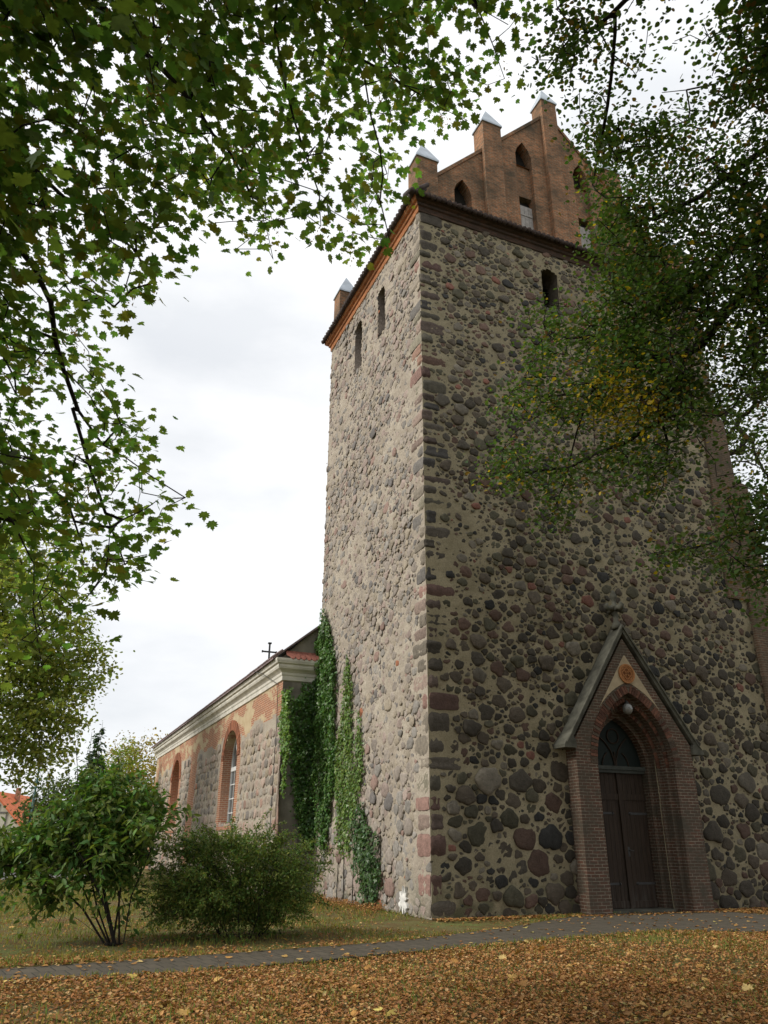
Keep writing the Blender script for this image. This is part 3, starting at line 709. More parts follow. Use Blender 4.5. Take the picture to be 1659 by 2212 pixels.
mb.build('rosette', [M['terracotta'], mat_simple('terracotta_deep', (0.2, 0.08, 0.035), 0.9, 0.2, 9, 0.2)], portal)
# sloping stone hood
mb = MB(); y0, y1 = PY - 0.06, 0.04
for sg in (1, -1):
    pts = [(-2.14, 4.06), (0.0, 7.22), (0.0, 7.41), (-2.26, 4.08), (-2.28, 3.96), (-2.16, 3.94)]
    poly = [(PX + sg * x, z) for x, z in pts]; mb.prism(poly, y0, y1)
    lip = [(PX + sg * x, z) for x, z in [(-2.18, 4.16), (0, 7.37), (0, 7.45), (-2.29, 4.06)]]; mb.prism(lip, y0 - 0.045, y0 + 0.06)
    foot = [(PX + sg * x, z) for x, z in [(-2.36, 3.92), (-1.98, 3.92), (-1.98, 4.1), (-2.12, 4.30), (-2.36, 4.0)]]; mb.prism(foot, y0 - 0.02, y1 + 0.002)
mb.build('hood', M['sandstone'], portal)
# finial
mb = MB(); fy = -0.30
mb.lathe([(0.16, 7.36), (0.13, 7.5), (0.075, 7.6), (0.07, 7.95), (0.13, 8.0), (0.13, 8.05), (0.07, 8.1), (0.06, 8.22), (0.10, 8.28), (0.11, 8.36), (0.07, 8.46), (0.02, 8.54)], PX, fy, 12)
for a in range(4):
    w_ = math.pi / 2 * a + 0.0; cx, sy = math.cos(w_), math.sin(w_)
    mb.tube([(PX, fy, 7.92), (PX + 0.16 * cx, fy + 0.16 * sy, 7.98), (PX + 0.26 * cx, fy + 0.26 * sy, 7.94), (PX + 0.31 * cx, fy + 0.31 * sy, 8.02), (PX + 0.25 * cx, fy + 0.25 * sy, 8.10)], [0.07, 0.08, 0.09, 0.08, 0.04], 7)
mb.build('finial', M['sandstone'], portal, smooth=True)
# doors, transom, fanlight
DY = PY + 0.88
for sg in (-1, 1):
    mb = MB(); x = 0.012
    while x < 0.88:
        x2 = min(x + 0.145, 0.9); xa, xb = sorted((PX + sg * x, PX + sg * (x2 - 0.008))); mb.box(xa, xb, DY, DY + 0.05, 0.06, 3.42); x = x2
    for z in (0.08, 2.72): 
        xa, xb = sorted((PX + sg * 0.02, PX + sg * 0.89)); mb.box(xa, xb, DY - 0.03, DY - 0.002, z, z + 0.16)
    lf_ = mb.build('door_leaf', M['door'], portal)
    for z in (0.62, 2.35):
        ir = MB(); xa, xb = sorted((PX + sg * 0.30, PX + sg * 0.89)); ir.box(xa, xb, DY - 0.012, DY - 0.001, z, z + 0.055); ir.tube([(PX + sg * 0.30, DY - 0.008, z + 0.0275), (PX + sg * 0.24, DY - 0.01, z + 0.0275)], [0.045, 0.008], 6); ir.build('strap_hinge', M['iron'], portal)
    if sg > 0:
        hd = MB(); hd.box(PX + 0.09, PX + 0.15, DY - 0.014, DY - 0.001, 1.30, 1.54); hd.tube([(PX + 0.12, DY - 0.01, 1.45), (PX + 0.12, DY - 0.07, 1.46), (PX + 0.24, DY - 0.07, 1.44)], 0.011, 6); hd.build('door_handle', M['iron'], portal)
mb = MB(); mb.box(PX - 0.055, PX + 0.055, DY - 0.05, DY + 0.02, 0.06, 3.42); mb.build('cover_strip', M['door'], portal)
mb = MB(); mb.box(PX - 0.945, PX + 0.945, DY - 0.10, DY + 0.08, 3.42, 3.50); mb.box(PX - 0.945, PX + 0.945, DY - 0.14, DY + 0.04, 3.503, 3.60); mb.build('transom', mat_simple('dark_green_paint', (0.045, 0.05, 0.043), 0.7, 0.3, 6, 0.2), portal)
mb = MB(); lf = arch_pts(0.93, 3.6, 4.92)[2:]; poly = lf + [(2 * PX - p[0], p[1]) for p in lf[-2::-1]]
mb.prism(poly, DY + 0.02, DY + 0.05)
tr = MB()
def arcbar(c, r, a0, a1, n=10): tr.tube([(c[0] + r * math.cos(a), DY, c[1] + r * math.sin(a)) for a in np.linspace(a0, a1, n)], 0.022, 5)
arcbar((PX - 0.93, 3.6), 0.9, 0.0, 1.02); arcbar((PX + 0.93, 3.6), 0.9, math.pi, math.pi - 1.02)
arcbar((PX, 3.6), 0.45, 0.0, 0.95); arcbar((PX, 3.6), 0.45, math.pi, math.pi - 0.95)
tr.tube([(PX, DY, 3.6), (PX, DY, 4.0)], 0.022, 5); arcbar((PX, 4.42), 0.2, 0, 2 * math.pi, 18)
fan = mb.build('fanlight', M['glass_dark'], portal); tr.build('tracery', M['door'], portal)
mb = MB(); mb.box(PX - 1.0, PX + 1.0, PY + 0.35, PY + 1.3, 0, 0.06); mb.box(PX - 0.93, PX + 0.93, DY + 0.08, DY + 0.12, 0.05, 4.9, 1); mb.build('threshold', [M['sandstone'], M['void']], portal)

# globe lamp under the arch
lampo = empty('porch_lamp', (PX + 0.02, PY + 0.14, 5.30), 'frosted globe lamp hanging below the point of the portal arch', 'lamp')
mb = MB(); mb.lathe([(0.004, -0.37), (0.08, -0.36), (0.13, -0.29), (0.145, -0.22), (0.13, -0.15), (0.09, -0.10), (0.05, -0.085)], 0, 0, 16); mb.build('globe', M['globe'], lampo, smooth=True)
mb = MB(); mb.lathe([(0.055, -0.10), (0.06, -0.05), (0.03, -0.03), (0.02, 0.0)], 0, 0, 10); mb.tube([(0, 0, -0.02), (0, 0.10, 0.03), (0, 0.2, -0.02)], 0.018, 6); mb.build('bracket', M['iron'], lampo)

# ---------------------------------------------------------------- nave
NX, NY0, NY1, NZ = -1.35, D, 39.4, 6.92
NX1 = W + 1.35
parts = []
wins = [(15.0, 17.6), (29.2, 31.8)]          # openings along Y
ZSILL, ZSPR, ZAPX = 2.2, 4.9, 6.05
def win_poly(y0, y1, grow=0.0, n=11):
    c = (y0 + y1) / 2; a = (y1 - y0) / 2 + grow; rise = ZAPX - ZSPR + grow
    return [(c - a, ZSILL), (c + a, ZSILL)] + [(c + a * math.cos(t), ZSPR + rise * math.sin(t)) for t in np.linspace(0, math.pi, n)]
wpolys = [win_poly(*w_) for w_ in wins]; wout = [win_poly(*w_, 0.55) for w_ in wins]
NL = NY1 - NY0
def nhole(x, z):
    r = np.zeros(len(x), bool)
    for p in wpolys: r |= inpoly(NY0 + NL - x, z, p)
    return r
toN = lambda V: np.stack([NX - V[:, 2], NY0 + NL - V[:, 0], V[:, 1]], 1)
V, F = mortar_grid(NL, NZ, 0.11, 0.016, 9, nhole)
cen = V[F].mean(1); ymid = NY0 + NL - cen[:, 0]; zz = cen[:, 1]
edge = 5.75 + 0.25 * np.sin(ymid * 1.7) * np.sin(ymid * 0.53 + 1)
bz = (zz > edge) | ((ymid > 24.0) & (ymid < 25.9) & (zz > 0.5)) | (ymid > 37.7)
for p in wout: bz |= inpoly(ymid, zz, p)
parts.append((toN(V), F[~bz], 0, np.ones((len(V), 3)))); parts.append((toN(V), F[bz], 1, np.ones((len(V), 3))))
rng = np.random.RandomState(31); P = []; R = []; z = 0.05
while z < 5.6:
    hh = rng.uniform(0.27, 0.42); y = 0.0
    while y < NL:
        wd = rng.uniform(0.2, 0.62); Y = NY0 + NL - (y + wd / 2); zc = z + hh / 2
        if not ((24.0 < Y < 25.9) or Y > 37.7 or any(inpoly([Y], [zc], win_poly(*w_, 0.70))[0] for w_ in wins) or zc > 5.5 + 0.2 * math.sin(Y * 1.7)):
            P.append((y + wd / 2, zc + rng.uniform(-0.04, 0.04))); R.append(0.5 * math.sqrt(wd * hh) * 1.15)
        y += wd
    z += hh
V, FQ, FT, C = stones(NL, NZ, np.array(P), np.array(R), rng, (0.01, 0.045), 0.14, pal_left(rng), flat=0.01, square=1.0)
parts.append((toN(V), FQ, 2, C * [1.12, 1.08, 1.02, 1])); parts.append((toN(V), FT, 2, C * [1.12, 1.08, 1.02, 1]))
for p in wpolys:
    v, f = reveal(p, lambda x, z, d: (NX + d, x, z), 0.48); parts.append((v, f, 1, np.ones((len(v), 3))))
# other walls of the nave
bk = np.array([(NX, NY0, 0), (0.0, NY0, 0), (0.0, NY0, NZ + 0.7), (NX, NY0, NZ), (NX1, NY0, 0), (NX1, NY1, 0), (NX1, NY1, NZ), (NX1, NY0, NZ), (NX, NY1, 0), (NX1, NY1, 0), (NX1, NY1, NZ), (NX, NY1, NZ), (W, NY0, 0), (NX1, NY0, 0), (NX1, NY0, NZ), (W, NY0, NZ)], float)
parts.append((bk, np.array([(0, 1, 2, 3), (12, 13, 14, 15)]), 3, np.ones((16, 3)))); parts.append((bk, np.array([(4, 5, 6, 7), (8, 11, 10, 9)]), 0, np.ones((16, 3))))
def mat_patch():
    # brick band with remains of beige render
    m = Mat('brick_with_render', 0.95, 0.1); v = m.obj(); sx = m.n('ShaderNodeSeparateXYZ'); m.l(v, sx.inputs[0])
    cb = m.n('ShaderNodeCombineXYZ'); ad = m.n('ShaderNodeMath', operation='ADD'); m.l(sx.outputs[0], ad.inputs[0]); m.l(sx.outputs[1], ad.inputs[1]); m.l(ad.outputs[0], cb.inputs[0]); m.l(sx.outputs[2], cb.inputs[1])
    br = m.n('ShaderNodeTexBrick'); br.inputs['Scale'].default_value = 1; br.inputs['Brick Width'].default_value = 0.27; br.inputs['Row Height'].default_value = 0.085; br.inputs['Mortar Size'].default_value = 0.012
    br.inputs['Color1'].default_value = (0.38, 0.15, 0.08, 1); br.inputs['Color2'].default_value = (0.28, 0.115, 0.07, 1); br.inputs['Mortar'].default_value = (0.45, 0.35, 0.25, 1); m.l(cb.outputs[0], br.inputs['Vector'])
    mp_ = m.n('ShaderNodeMapping'); mp_.inputs['Scale'].default_value = (1, 0.7, 1.5); m.l(v, mp_.inputs[0])
    n = m.noise(mp_.outputs[0], 0.9, 7, 0.62); f = m.ramp(n, [(0.505, 0), (0.53, 1)])
    zr_ = m.n('ShaderNodeMapRange'); zr_.inputs[1].default_value = 5.3; zr_.inputs[2].default_value = 5.7; zr_.inputs[3].default_value = 0.0; zr_.inputs[4].default_value = 1.0; m.l(sx.outputs[2], zr_.inputs[0])
    mu = m.n('ShaderNodeMath', operation='MULTIPLY'); m.l(f, mu.inputs[0]); m.l(zr_.outputs[0], mu.inputs[1])
    c = m.mix(m.ramp(m.noise(v, 2.2, 5), [(0.35, 0.5), (0.6, 0)]), br.outputs[0], (0.25, 0.16, 0.11))
    m.base(m.mix(mu.outputs[0], c, m.mix(m.ramp(m.noise(v, 4, 4), [(0.3, 0), (0.7, 1)]), (0.40, 0.31, 0.19), (0.48, 0.39, 0.26))))
    m.bump(br.outputs['Fac'], -0.5, 0.012); return m.m
M['brick_render'] = mat_patch()
nave = np_mesh('nave_wall', parts, [M['mortar_side'], M['brick_render'], M['stone_left'], M['grey_plaster']], church, smooth=False)
# windows
for i, w_ in enumerate(wins):
    c = (w_[0] + w_[1]) / 2; a = (w_[1] - w_[0]) / 2; fr = MB(); xg = NX + 0.40
    if i == 0:
        gl = MB(); gl.prism([(y, z) for y, z in wpolys[i]], xg + 0.03, xg + 0.05, 'x')
        po = wpolys[i]; n = len(po)
        fr.tube([(xg, y, z) for y, z in po] + [(xg, *po[0])], 0.05, 4)
        fr.box(xg - 0.04, xg + 0.03, w_[0], w_[1], 4.45, 4.62); fr.box(xg - 0.03, xg + 0.03, c - 0.05, c + 0.05, ZSILL, 4.45)
        for q in (-0.5, 0.5): fr.box(xg - 0.015, xg + 0.02, c + q * a - 0.02, c + q * a + 0.02, ZSILL, 4.45)
        for z in (2.75, 3.32, 3.9): fr.box(xg - 0.016, xg + 0.018, w_[0], w_[1], z - 0.02, z + 0.02)
        for t in (0.25, 0.5, 0.75): fr.tube([(xg, c, 4.6), (xg, c + (a - 0.03) * math.cos(math.pi * t), 4.9 + (ZAPX - 4.95) * math.sin(math.pi * t))], 0.025, 4)
        wo = fr.build('window', M['frame_white'], nave); gl.build('window_glass', M['glass'], nave)
    else:
        fr.prism([(y, z) for y, z in wpolys[i]], NX + 0.42, NX + 0.47, 'x'); fr.build('blind_niche', M['brick_nave'], nave)
    s = MB(); s.box(NX - 0.06, NX + 0.40, w_[0] - 0.1, w_[1] + 0.1, ZSILL - 0.14, ZSILL - 0.003); s.build('window_sill', M['brick_nave'], nave)
    vb = MB(); rg = random.Random(7 + i); pts = wpolys[i][2:]
    nb = 34
    for b in range(nb):
        t0 = math.pi * (b + 0.07) / nb; t1 = math.pi * (b + 0.93) / nb; q = []
        for t, g in ((t0, 0), (t1, 0), (t1, 0.42), (t0, 0.42)): q.append((c + (a + g) * math.cos(t), ZSPR + (ZAPX - ZSPR + g) * math.sin(t)))
        vb.prism(q, NX - 0.035, NX + 0.05, 'x', 0, tuple(np.array((0.31, 0.125, 0.07)) * rg.uniform(0.6, 1.2)))
    vb.build('arch_ring', M['brick_single'], nave)
# white cornice of the nave
prof = [(0.0, 6.86), (0.05, 6.88), (0.06, 7.02), (0.09, 7.06), (0.10, 7.14), (0.16, 7.20), (0.24, 7.26), (0.27, 7.33), (0.27, 7.40), (0.33, 7.43), (0.36, 7.52), (0.36, 7.60), (-0.2, 7.62)]
mb = MB(); V = []
for o, z in prof: q = max(o, 0); V += [(NX - o, NY0 - q, z), (NX - o, NY1 + q, z)]
mb.add(V, [(2 * i, 2 * i + 2, 2 * i + 3, 2 * i + 1) for i in range(len(prof) - 1)]); V = []
for o, z in prof: q = max(o, 0); V += [(NX - q, NY0 - o, z), (0.02, NY0 - o, z)]
mb.add(V, [(2 * i, 2 * i + 1, 2 * i + 3, 2 * i + 2) for i in range(len(prof) - 1)])
mb.build('nave_cornice', M['white_plaster'], church)
# nave roof, tiled skirt on the west return and gable
RZN = 14.0; sl = (RZN - 7.66) / (W / 2 - NX + 0.45)
mb = MB(); mb.prism([(NX - 0.45, 7.625), (W / 2, RZN), (NX1 + 0.45, 7.625), (NX1 + 0.45, 7.56), (W / 2, RZN - 0.16), (NX - 0.45, 7.56)], NY0 - 0.12, NY1 + 0.3, 'y')
rg = random.Random(2); x = NX - 0.46
nroof = mb.build('nave_roof', M['roof_nave'], church)
mb = MB(); y = NY0 - 0.1
while y < NY1 + 0.3: mb.tube([(NX - 0.47, y, 7.63 + rg.uniform(-0.012, 0.012)), (NX - 0.1, y, 7.63 + 0.37 * sl)], 0.045, 6); y += 0.2
mb.build('eave_tile_row', M['roof_nave'], nroof)
mb = MB(); mb.prism([(NX - 0.1, 7.66), (0.0, 7.66), (0.0, 7.66 + sl * (0.45 - NX) - 0.05)], NY0 + 0.02, NY0 + 0.2); 
mb.build('west_gable_wall', M['grey_plaster'], nroof)
mb = MB()
for row in range(2):
    for i in range(7 - row):
        xa = NX + 0.12 + i * 0.2 + row * 0.1; zt = 7.9 - row * 0.12; yb = NY0 - 0.02 - row * 0.14
        pts = [(-0.095, 0.0), (-0.095, -0.14), (-0.06, -0.21), (0, -0.24), (0.06, -0.21), (0.095, -0.14), (0.095, 0)]
        A_ = [(xa + px, yb + pz * 0.95, zt + pz * 1.0 + 0.02) for px, pz in pts]; B_ = [(p[0], p[1] - 0.012, p[2] + 0.018) for p in A_]; n = 7
        mb.add(A_ + B_, [tuple(range(n)), tuple(range(n, 2 * n))[::-1]] + [(j, (j + 1) % n, (j + 1) % n + n, j + n) for j in range(n)])
mb.build('tile_skirt', M['roof_red'], nroof)
mb = MB(); cx, cy = W / 2, 40.0 - 0.7
mb.box(cx - 0.06, cx + 0.06, cy - 0.06, cy + 0.06, 13.8, 15.7); mb.box(cx - 0.55, cx + 0.55, cy - 0.055, cy + 0.055, 15.02, 15.13)
for q in (-0.55, 0.55): mb.box(cx + q - 0.04, cx + q + 0.04, cy - 0.07, cy + 0.07, 14.99, 15.16)
mb.box(cx - 0.13, cx + 0.13, cy - 0.11, cy + 0.11, 15.7, 15.8)
mb.build('cross', M['iron'], nroof)
# lightning conductor cable running down the nave corner
mb = MB(); mb.tube([(NX - 0.46, 11.2, 7.6), (NX - 0.40, 10.2, 7.35), (NX - 0.06, 9.15, 6.8), (NX - 0.05, 9.06, 5.4), (NX - 0.06, 9.1, 2.0), (NX - 0.05, 9.1, 0.02)], 0.012, 5); mb.build('lightning_cable', M['iron'], nave)

# ---------------------------------------------------------------- ground, path, road
def gz(x, y): return 0.03 * np.sin(x * 0.7 + 1.3) * np.sin(y * 0.9) - 0.0
xs = np.concatenate([np.linspace(-400, -31, 14), np.linspace(-30, 20, 126), np.linspace(21, 400, 14)]); ys = np.concatenate([np.linspace(-300, -26, 10), np.linspace(-25, 30, 140), np.linspace(31, 900, 20)])
X, Y = np.meshgrid(xs, ys); Z = gz(X, Y) * np.exp(-((X + 8) ** 2 + (Y + 8) ** 2) / 400) - 0.01
Z[(X > -2) & (Y > -0.6)] = -0.01
path_low = [(-40, -11.4), (-14, -6.65), (-8.8, -5.79), (-6.68, -5.77), (-3.74, -5.13), (-2.96, -4.91), (0.29, -4.4), (3.46, -3.75), (4.9, -4.6), (14, -4.9)]
path_up = [(-40, -9.9), (-14, -5.35), (-8.82, -4.55), (-6.43, -4.21), (-3.16, -3.67), (-2.3, -3.49), (0.6, -2.2), (2.82, -0.87), (4.0, -0.30), (8.1, -0.30), (8.5, -1.7), (14, -2.1)]
path_poly = path_low + path_up[::-1]
inp = inpoly(X.ravel(), Y.ravel(), path_poly).reshape(X.shape)
Z = np.where(inp, -0.03, Z)
nx, ny = len(xs), len(ys); i, j = np.meshgrid(np.arange(nx - 1), np.arange(ny - 1)); a = (j * nx + i).ravel()
ground = np_mesh('ground', [(np.stack([X.ravel(), Y.ravel(), Z.ravel()], 1), np.stack([a, a + 1, a + nx + 1, a + nx], 1), 0, np.ones((nx * ny, 3)))], M['ground'], None, True); tag(ground, kind='structure')
mb = MB(); mb.prism(path_poly, -0.05, 0.012, 'z'); tag(mb.build('path', M['paver']), kind='structure')
rd = [(-120, 30), (-9.5, 24.0), (-2, 23.6), (-2, 31), (-9.7, 32), (-120, 40)]
rd = [(-120, 29), (-30, 25.0), (-9.5, 24.2), (-4.5, 28), (-4.5, 33), (-9.7, 33.5), (-30, 34), (-120, 40)]
mb = MB(); mb.prism(rd, -0.05, 0.012, 'z'); tag(mb.build('road', M['asphalt']), kind='structure')

# ---------------------------------------------------------------- leaves
def frames(N, rng, droop=None):
    """random orthonormal frames with normals N (n,3): returns (X, Y, Z) axes"""
    N = N / np.linalg.norm(N, axis=1, keepdims=True); a = rng.normal(size=N.shape)
    if droop is not None: a = droop + 0.6 * a
    Xx = a - (a * N).sum(1, keepdims=True) * N; Xx /= np.linalg.norm(Xx, axis=1, keepdims=True) + 1e-9
    return Xx, np.cross(N, Xx), N
def leaf_parts(P, N, size, tmpl, faces, col, rng, droop=None, mi=0):
    Xx, Yy, Zz = frames(N, rng, droop); T = np.asarray(tmpl, float); n = len(P); s = np.asarray(size).reshape(-1, 1, 1)
    V = P[:, None, :] + s * (T[None, :, 0:1] * Xx[:, None] + T[None, :, 1:2] * Yy[:, None] + T[None, :, 2:3] * Zz[:, None])
    k = len(T); C = np.repeat(np.clip(col, 0, 1), k, 0); out_ = []
    for f in faces: pass
    for L_ in sorted(set(len(f) for f in faces)):
        F = np.array([f for f in faces if len(f) == L_]); FF = (F[None] + (np.arange(n) * k)[:, None, None]).reshape(-1, L_); out_.append((L_, FF))
    V = V.reshape(-1, 3); res = [(V, out_[0][1], mi, C)]
    for L_, FF in out_[1:]: res.append((V, FF, mi, C))
    return res
# maple leaf, stalk at origin, tip along +x
_half = [(0.0, 0.02), (-0.06, 0.22), (0.10, 0.30), (0.12, 0.52), (0.27, 0.42), (0.38, 0.58), (0.45, 0.40), (0.58, 0.47), (0.60, 0.30), (0.52, 0.17), (0.72, 0.19), (0.78, 0.09), (1.0, 0.0)]
MAPLE = [(x, y, 0.10 * y + 0.06 * math.sin(x * 3)) for x, y in _half] + [(x, -y, 0.10 * y + 0.06 * math.sin(x * 3)) for x, y in _half[-2::-1]] + [(0.35, 0, 0.02)]
_n = len(MAPLE) - 1; MAPLE_F = [(i, (i + 1) % _n, _n) for i in range(_n)]
LIME = [(0, 0, 0), (0.12, 0.30, 0.05), (0.45, 0.40, 0.07), (0.78, 0.22, 0.02), (1.0, 0, -0.08), (0.78, -0.22, 0.02), (0.45, -0.40, 0.07), (0.12, -0.30, 0.05)]
LIME_F = [(0, 1, 2, 3), (0, 3, 4, 5), (0, 5, 6, 7)]
LIME_F = [(0, 4, 3, 2), (0, 2, 1, 1)][:0] + [(0, 4, 3, 2, 1), (0, 7, 6, 5, 4)]
OVAL = [(0, 0, 0), (0.3, 0.19, 0.05), (0.65, 0.17, 0.04), (1, 0, -0.05), (0.65, -0.17, 0.04), (0.3, -0.19, 0.05)]; OVAL_F = [(0, 3, 2, 1), (0, 5, 4, 3)]
IVY = [(0, 0, 0), (-0.1, 0.35, 0.03), (0.3, 0.5, 0), (0.45, 0.25, 0.05), (1, 0, 0), (0.45, -0.25, 0.05), (0.3, -0.5, 0), (-0.1, -0.35, 0.03)]; IVY_F = [(0, 3, 2, 1), (0, 4, 3), (0, 5, 4), (0, 7, 6, 5)]
TUFT = [(0, 0, 0), (0.5, 0.45, 0.1), (1.0, 0.1, 0), (0.55, -0.4, 0.08)]; TUFT_F = [(0, 3, 2, 1)]

def grow(skel, parent, targets, rng, jit=0.12, seg=0.45):
    """attach every target to its nearest branch node; returns node array, parents"""
    pts = [np.array(p, float) for p in skel]; par = list(parent); cap = len(pts) + len(targets) * 12
    A_ = np.zeros((cap, 3)); A_[:len(pts)] = pts; n = len(pts); ends = []
    T = np.array(targets); d0 = np.array([np.min(np.linalg.norm(A_[:n] - t, axis=1)) for t in T])
    for q in np.argsort(d0):
        t = T[q]; dd = np.linalg.norm(A_[:n] - t, axis=1) + 0.35 * np.maximum(0, A_[:n, 2] - t[2] - 1.0); k = int(np.argmin(dd)); L_ = np.linalg.norm(A_[k] - t); m = max(1, min(10, int(L_ / seg) + 1)); last = k; a = A_[k].copy()
        bow = rng.normal(0, 1, 3) * jit * L_
        for s in range(1, m + 1):
            f = s / m; p = a * (1 - f) + t * f + bow * math.sin(math.pi * f) * (1 if m > 1 else 0) + (rng.normal(0, 0.03, 3) * L_ if s < m else 0)
            if n >= cap: break
            A_[n] = p; par.append(last); last = n; n += 1
        ends.append(last)
    return A_[:n], np.array(par), np.array(ends)
def limbs_to_skel(limbs, step=0.35):
    """limbs: list of (attach index into list or None, points)"""
    pts = []; par = []
    for pl in limbs:
        pl = [np.array(p, float) for p in pl]; prev = -1
        if pts:
            d = [np.linalg.norm(q - pl[0]) for q in pts]; prev = int(np.argmin(d))
        fine = [pl[0]]
        for a_, b_ in zip(pl[:-1], pl[1:]):
            m = max(1, int(np.linalg.norm(b_ - a_) / step)); fine += [a_ + (b_ - a_) * s / m for s in range(1, m + 1)]
        for q_, p in enumerate(fine):
            if 0 < q_ < len(fine) - 1: p = p + np.array(noise.noise_vector(Vector(p) * 1.1)) * 0.10 + np.array(noise.noise_vector(Vector(p) * 3.0)) * 0.03
            pts.append(p); par.append(prev); prev = len(pts) - 1
    return pts, par
def branch_mesh(name, A_, par, mat, parent, r0, power=0.45, rmax=0.5, k=5, rmin=0.0):
    n = len(A_); cnt = np.zeros(n); haschild = np.zeros(n, bool)
    for i in range(n):
        if par[i] >= 0: haschild[par[i]] = True
    cnt[~haschild] = 1
    for i in range(n - 1, -1, -1):
        if par[i] >= 0: cnt[par[i]] += cnt[i]
    r = np.clip(r0 * np.maximum(cnt, 1) ** power, rmin, rmax); idx = np.where(par >= 0)[0]
    P1 = A_[idx]; P0 = A_[par[idx]]; t = P1 - P0; L_ = np.linalg.norm(t, axis=1, keepdims=True); ok = L_[:, 0] > 1e-5; idx = idx[ok]; P0, P1, t, L_ = P0[ok], P1[ok], t[ok], L_[ok]; t = t / L_
    ref = np.where(np.abs(t[:, 2:3]) > 0.9, np.array([[1.0, 0, 0]]), np.array([[0, 0, 1.0]])); a = np.cross(t, ref); a /= np.linalg.norm(a, axis=1, keepdims=True); b = np.cross(t, a)
    ra = np.minimum(r[par[idx]], r[idx] * 1.35)[:, None, None]; rb = r[idx][:, None, None]; w_ = np.arange(k) * 2 * math.pi / k
    cs = np.cos(w_)[None, :, None] * a[:, None] + np.sin(w_)[None, :, None] * b[:, None]
    V = np.concatenate([P0[:, None] - t[:, None] * ra * 0.3 + ra * cs, P1[:, None] + rb * cs], 1).reshape(-1, 3); q = np.arange(k); qn = (q + 1) % k
    F = np.stack([q, qn, qn + k, q + k], 1); FF = (F[None] + (np.arange(len(idx)) * 2 * k)[:, None, None]).reshape(-1, 4)
    return np_mesh(name, [(V, FF, 0, np.ones((len(V), 3)))], mat, parent, True)

def hsv_jit(base, n, rng, v=0.25, h=0.12):
    c = np.tile(np.array(base, float), (n, 1)) * rng.uniform(1 - v, 1 + v, (n, 1)); c[:, 0] *= rng.uniform(1 - h, 1 + h * 1.8, n); return c

# ---- maple on the left -------------------------------------------------------
rng = np.random.RandomState(77); nprand = rng
maple = empty('maple_tree', (-12.7, -11.5, 0), 'big maple reaching in from the left with large green lobed leaves', 'tree')
mo = np.array([-12.7, -11.5, 0.0])
trunk = [(-12.7, -11.5, 0), (-12.65, -11.5, 1.5), (-12.5, -11.6, 3.2), (-12.2, -11.5, 5.0), (-11.9, -11.7, 7.0), (-11.5, -11.9, 9.0), (-11.2, -11.9, 11.5), (-11.0, -11.7, 14.0)]
def px(*l): return [at(*p) for p in l]
limbs = [trunk,
    [(-11.9, -11.7, 7.0)] + px((300, -480, 8.6), (520, -260, 9.6), (660, -110, 10.6), (713, 0, 11), (762, 117, 11.3), (785, 174, 11.5), (823, 314, 11.7), (823, 435, 11.9), (842, 519, 12)),
    [(-12.2, -11.5, 5.6)] + px((-220, -150, 7.8), (100, -60, 8.3), (230, 20, 8.6), (375, 183, 9.4), (490, 324, 10.2), (540, 430, 10.8), (575, 510, 11.4), (590, 560, 11.6)),
    [(-12.2, -11.5, 5.0)] + px((-260, 180, 7.2), (-100, 250, 7.6), (9, 307, 8), (85, 371, 8.4), (210, 470, 8.8), (330, 600, 9.4)),
    [(-12.3, -11.5, 4.4)] + px((-260, 330, 7.4), (-100, 440, 7.9), (21, 511, 8.4), (64, 580, 8.7), (107, 656, 9.0), (138, 795, 9.4), (157, 882, 9.7), (222, 956, 10.1), (332, 1030, 10.5), (400, 1075, 10.8)),
    px((157, 882, 9.7), (190, 1000, 9.8), (230, 1110, 9.9), (270, 1220, 9.9)),
    [(-12.4, -11.5, 3.9)] + px((-220, 900, 7.6), (-90, 1020, 8.2), (14, 1122, 8.8), (69, 1215, 9.0), (72, 1325, 9.1), (90, 1440, 9.2)),
    [(-11.5, -11.9, 9.0)] + px((560, -420, 10.5), (850, -220, 12), (1000, -60, 12.6), (1060, 90, 13), (1090, 170, 13.2)),
    px((762, 117, 11.3), (870, 190, 12.2), (960, 240, 12.6), (1010, 260, 12.8)),
    px((560, -420, 10.5), (600, -120, 10.0), (593, 60, 10.2), (640, 240, 10.4), (690, 420, 10.6)),
]
maple_poly = [(-500, -700), (1300, -700), (1235, -150), (1190, 0), (1095, 60), (1085, 130), (1095, 195), (1050, 225), (990, 205), (945, 265), (880, 250), (840, 320), (850, 420), (845, 490), (790, 530), (720, 545), (672, 500), (655, 400), (640, 330), (585, 340), (600, 420), (590, 500), (600, 590), (540, 560), (470, 520), (400, 560), (340, 610), (300, 640), (285, 700), (250, 745), (190, 745), (225, 830), (185, 870), (290, 915), (330, 975), (395, 1035), (475, 1070), (405, 1115), (345, 1100), (320, 1200), (250, 1265), (190, 1225), (140, 1190), (170, 1330), (120, 1400), (95, 1480), (30, 1430), (-60, 1200), (-300, 1100), (-500, 900)]
maple_gaps = [[(495, 130), (550, 120), (560, 230), (530, 290), (490, 250)], [(195, 300), (250, 270), (255, 340), (210, 345)], [(370, 470), (410, 450), (400, 500)], [(20, 560), (90, 640), (60, 720), (10, 640)], [(360, 70), (385, 65), (380, 100)], [(460, 300), (500, 290), (510, 330), (470, 345)], [(560, 0), (600, 0), (590, 60)], [(660, 200), (700, 230), (680, 300)], [(-20, 505), (50, 560), (95, 640), (70, 690), (0, 640)], [(190, 390), (240, 400), (230, 450)], [(120, 430), (160, 440), (150, 490)], [(700, 330), (760, 320), (750, 400), (700, 410)], [(240, 130), (275, 110), (280, 160)], [(120, 200), (150, 190), (150, 240)], [(90, 880), (150, 930), (120, 980), (60, 930)]]
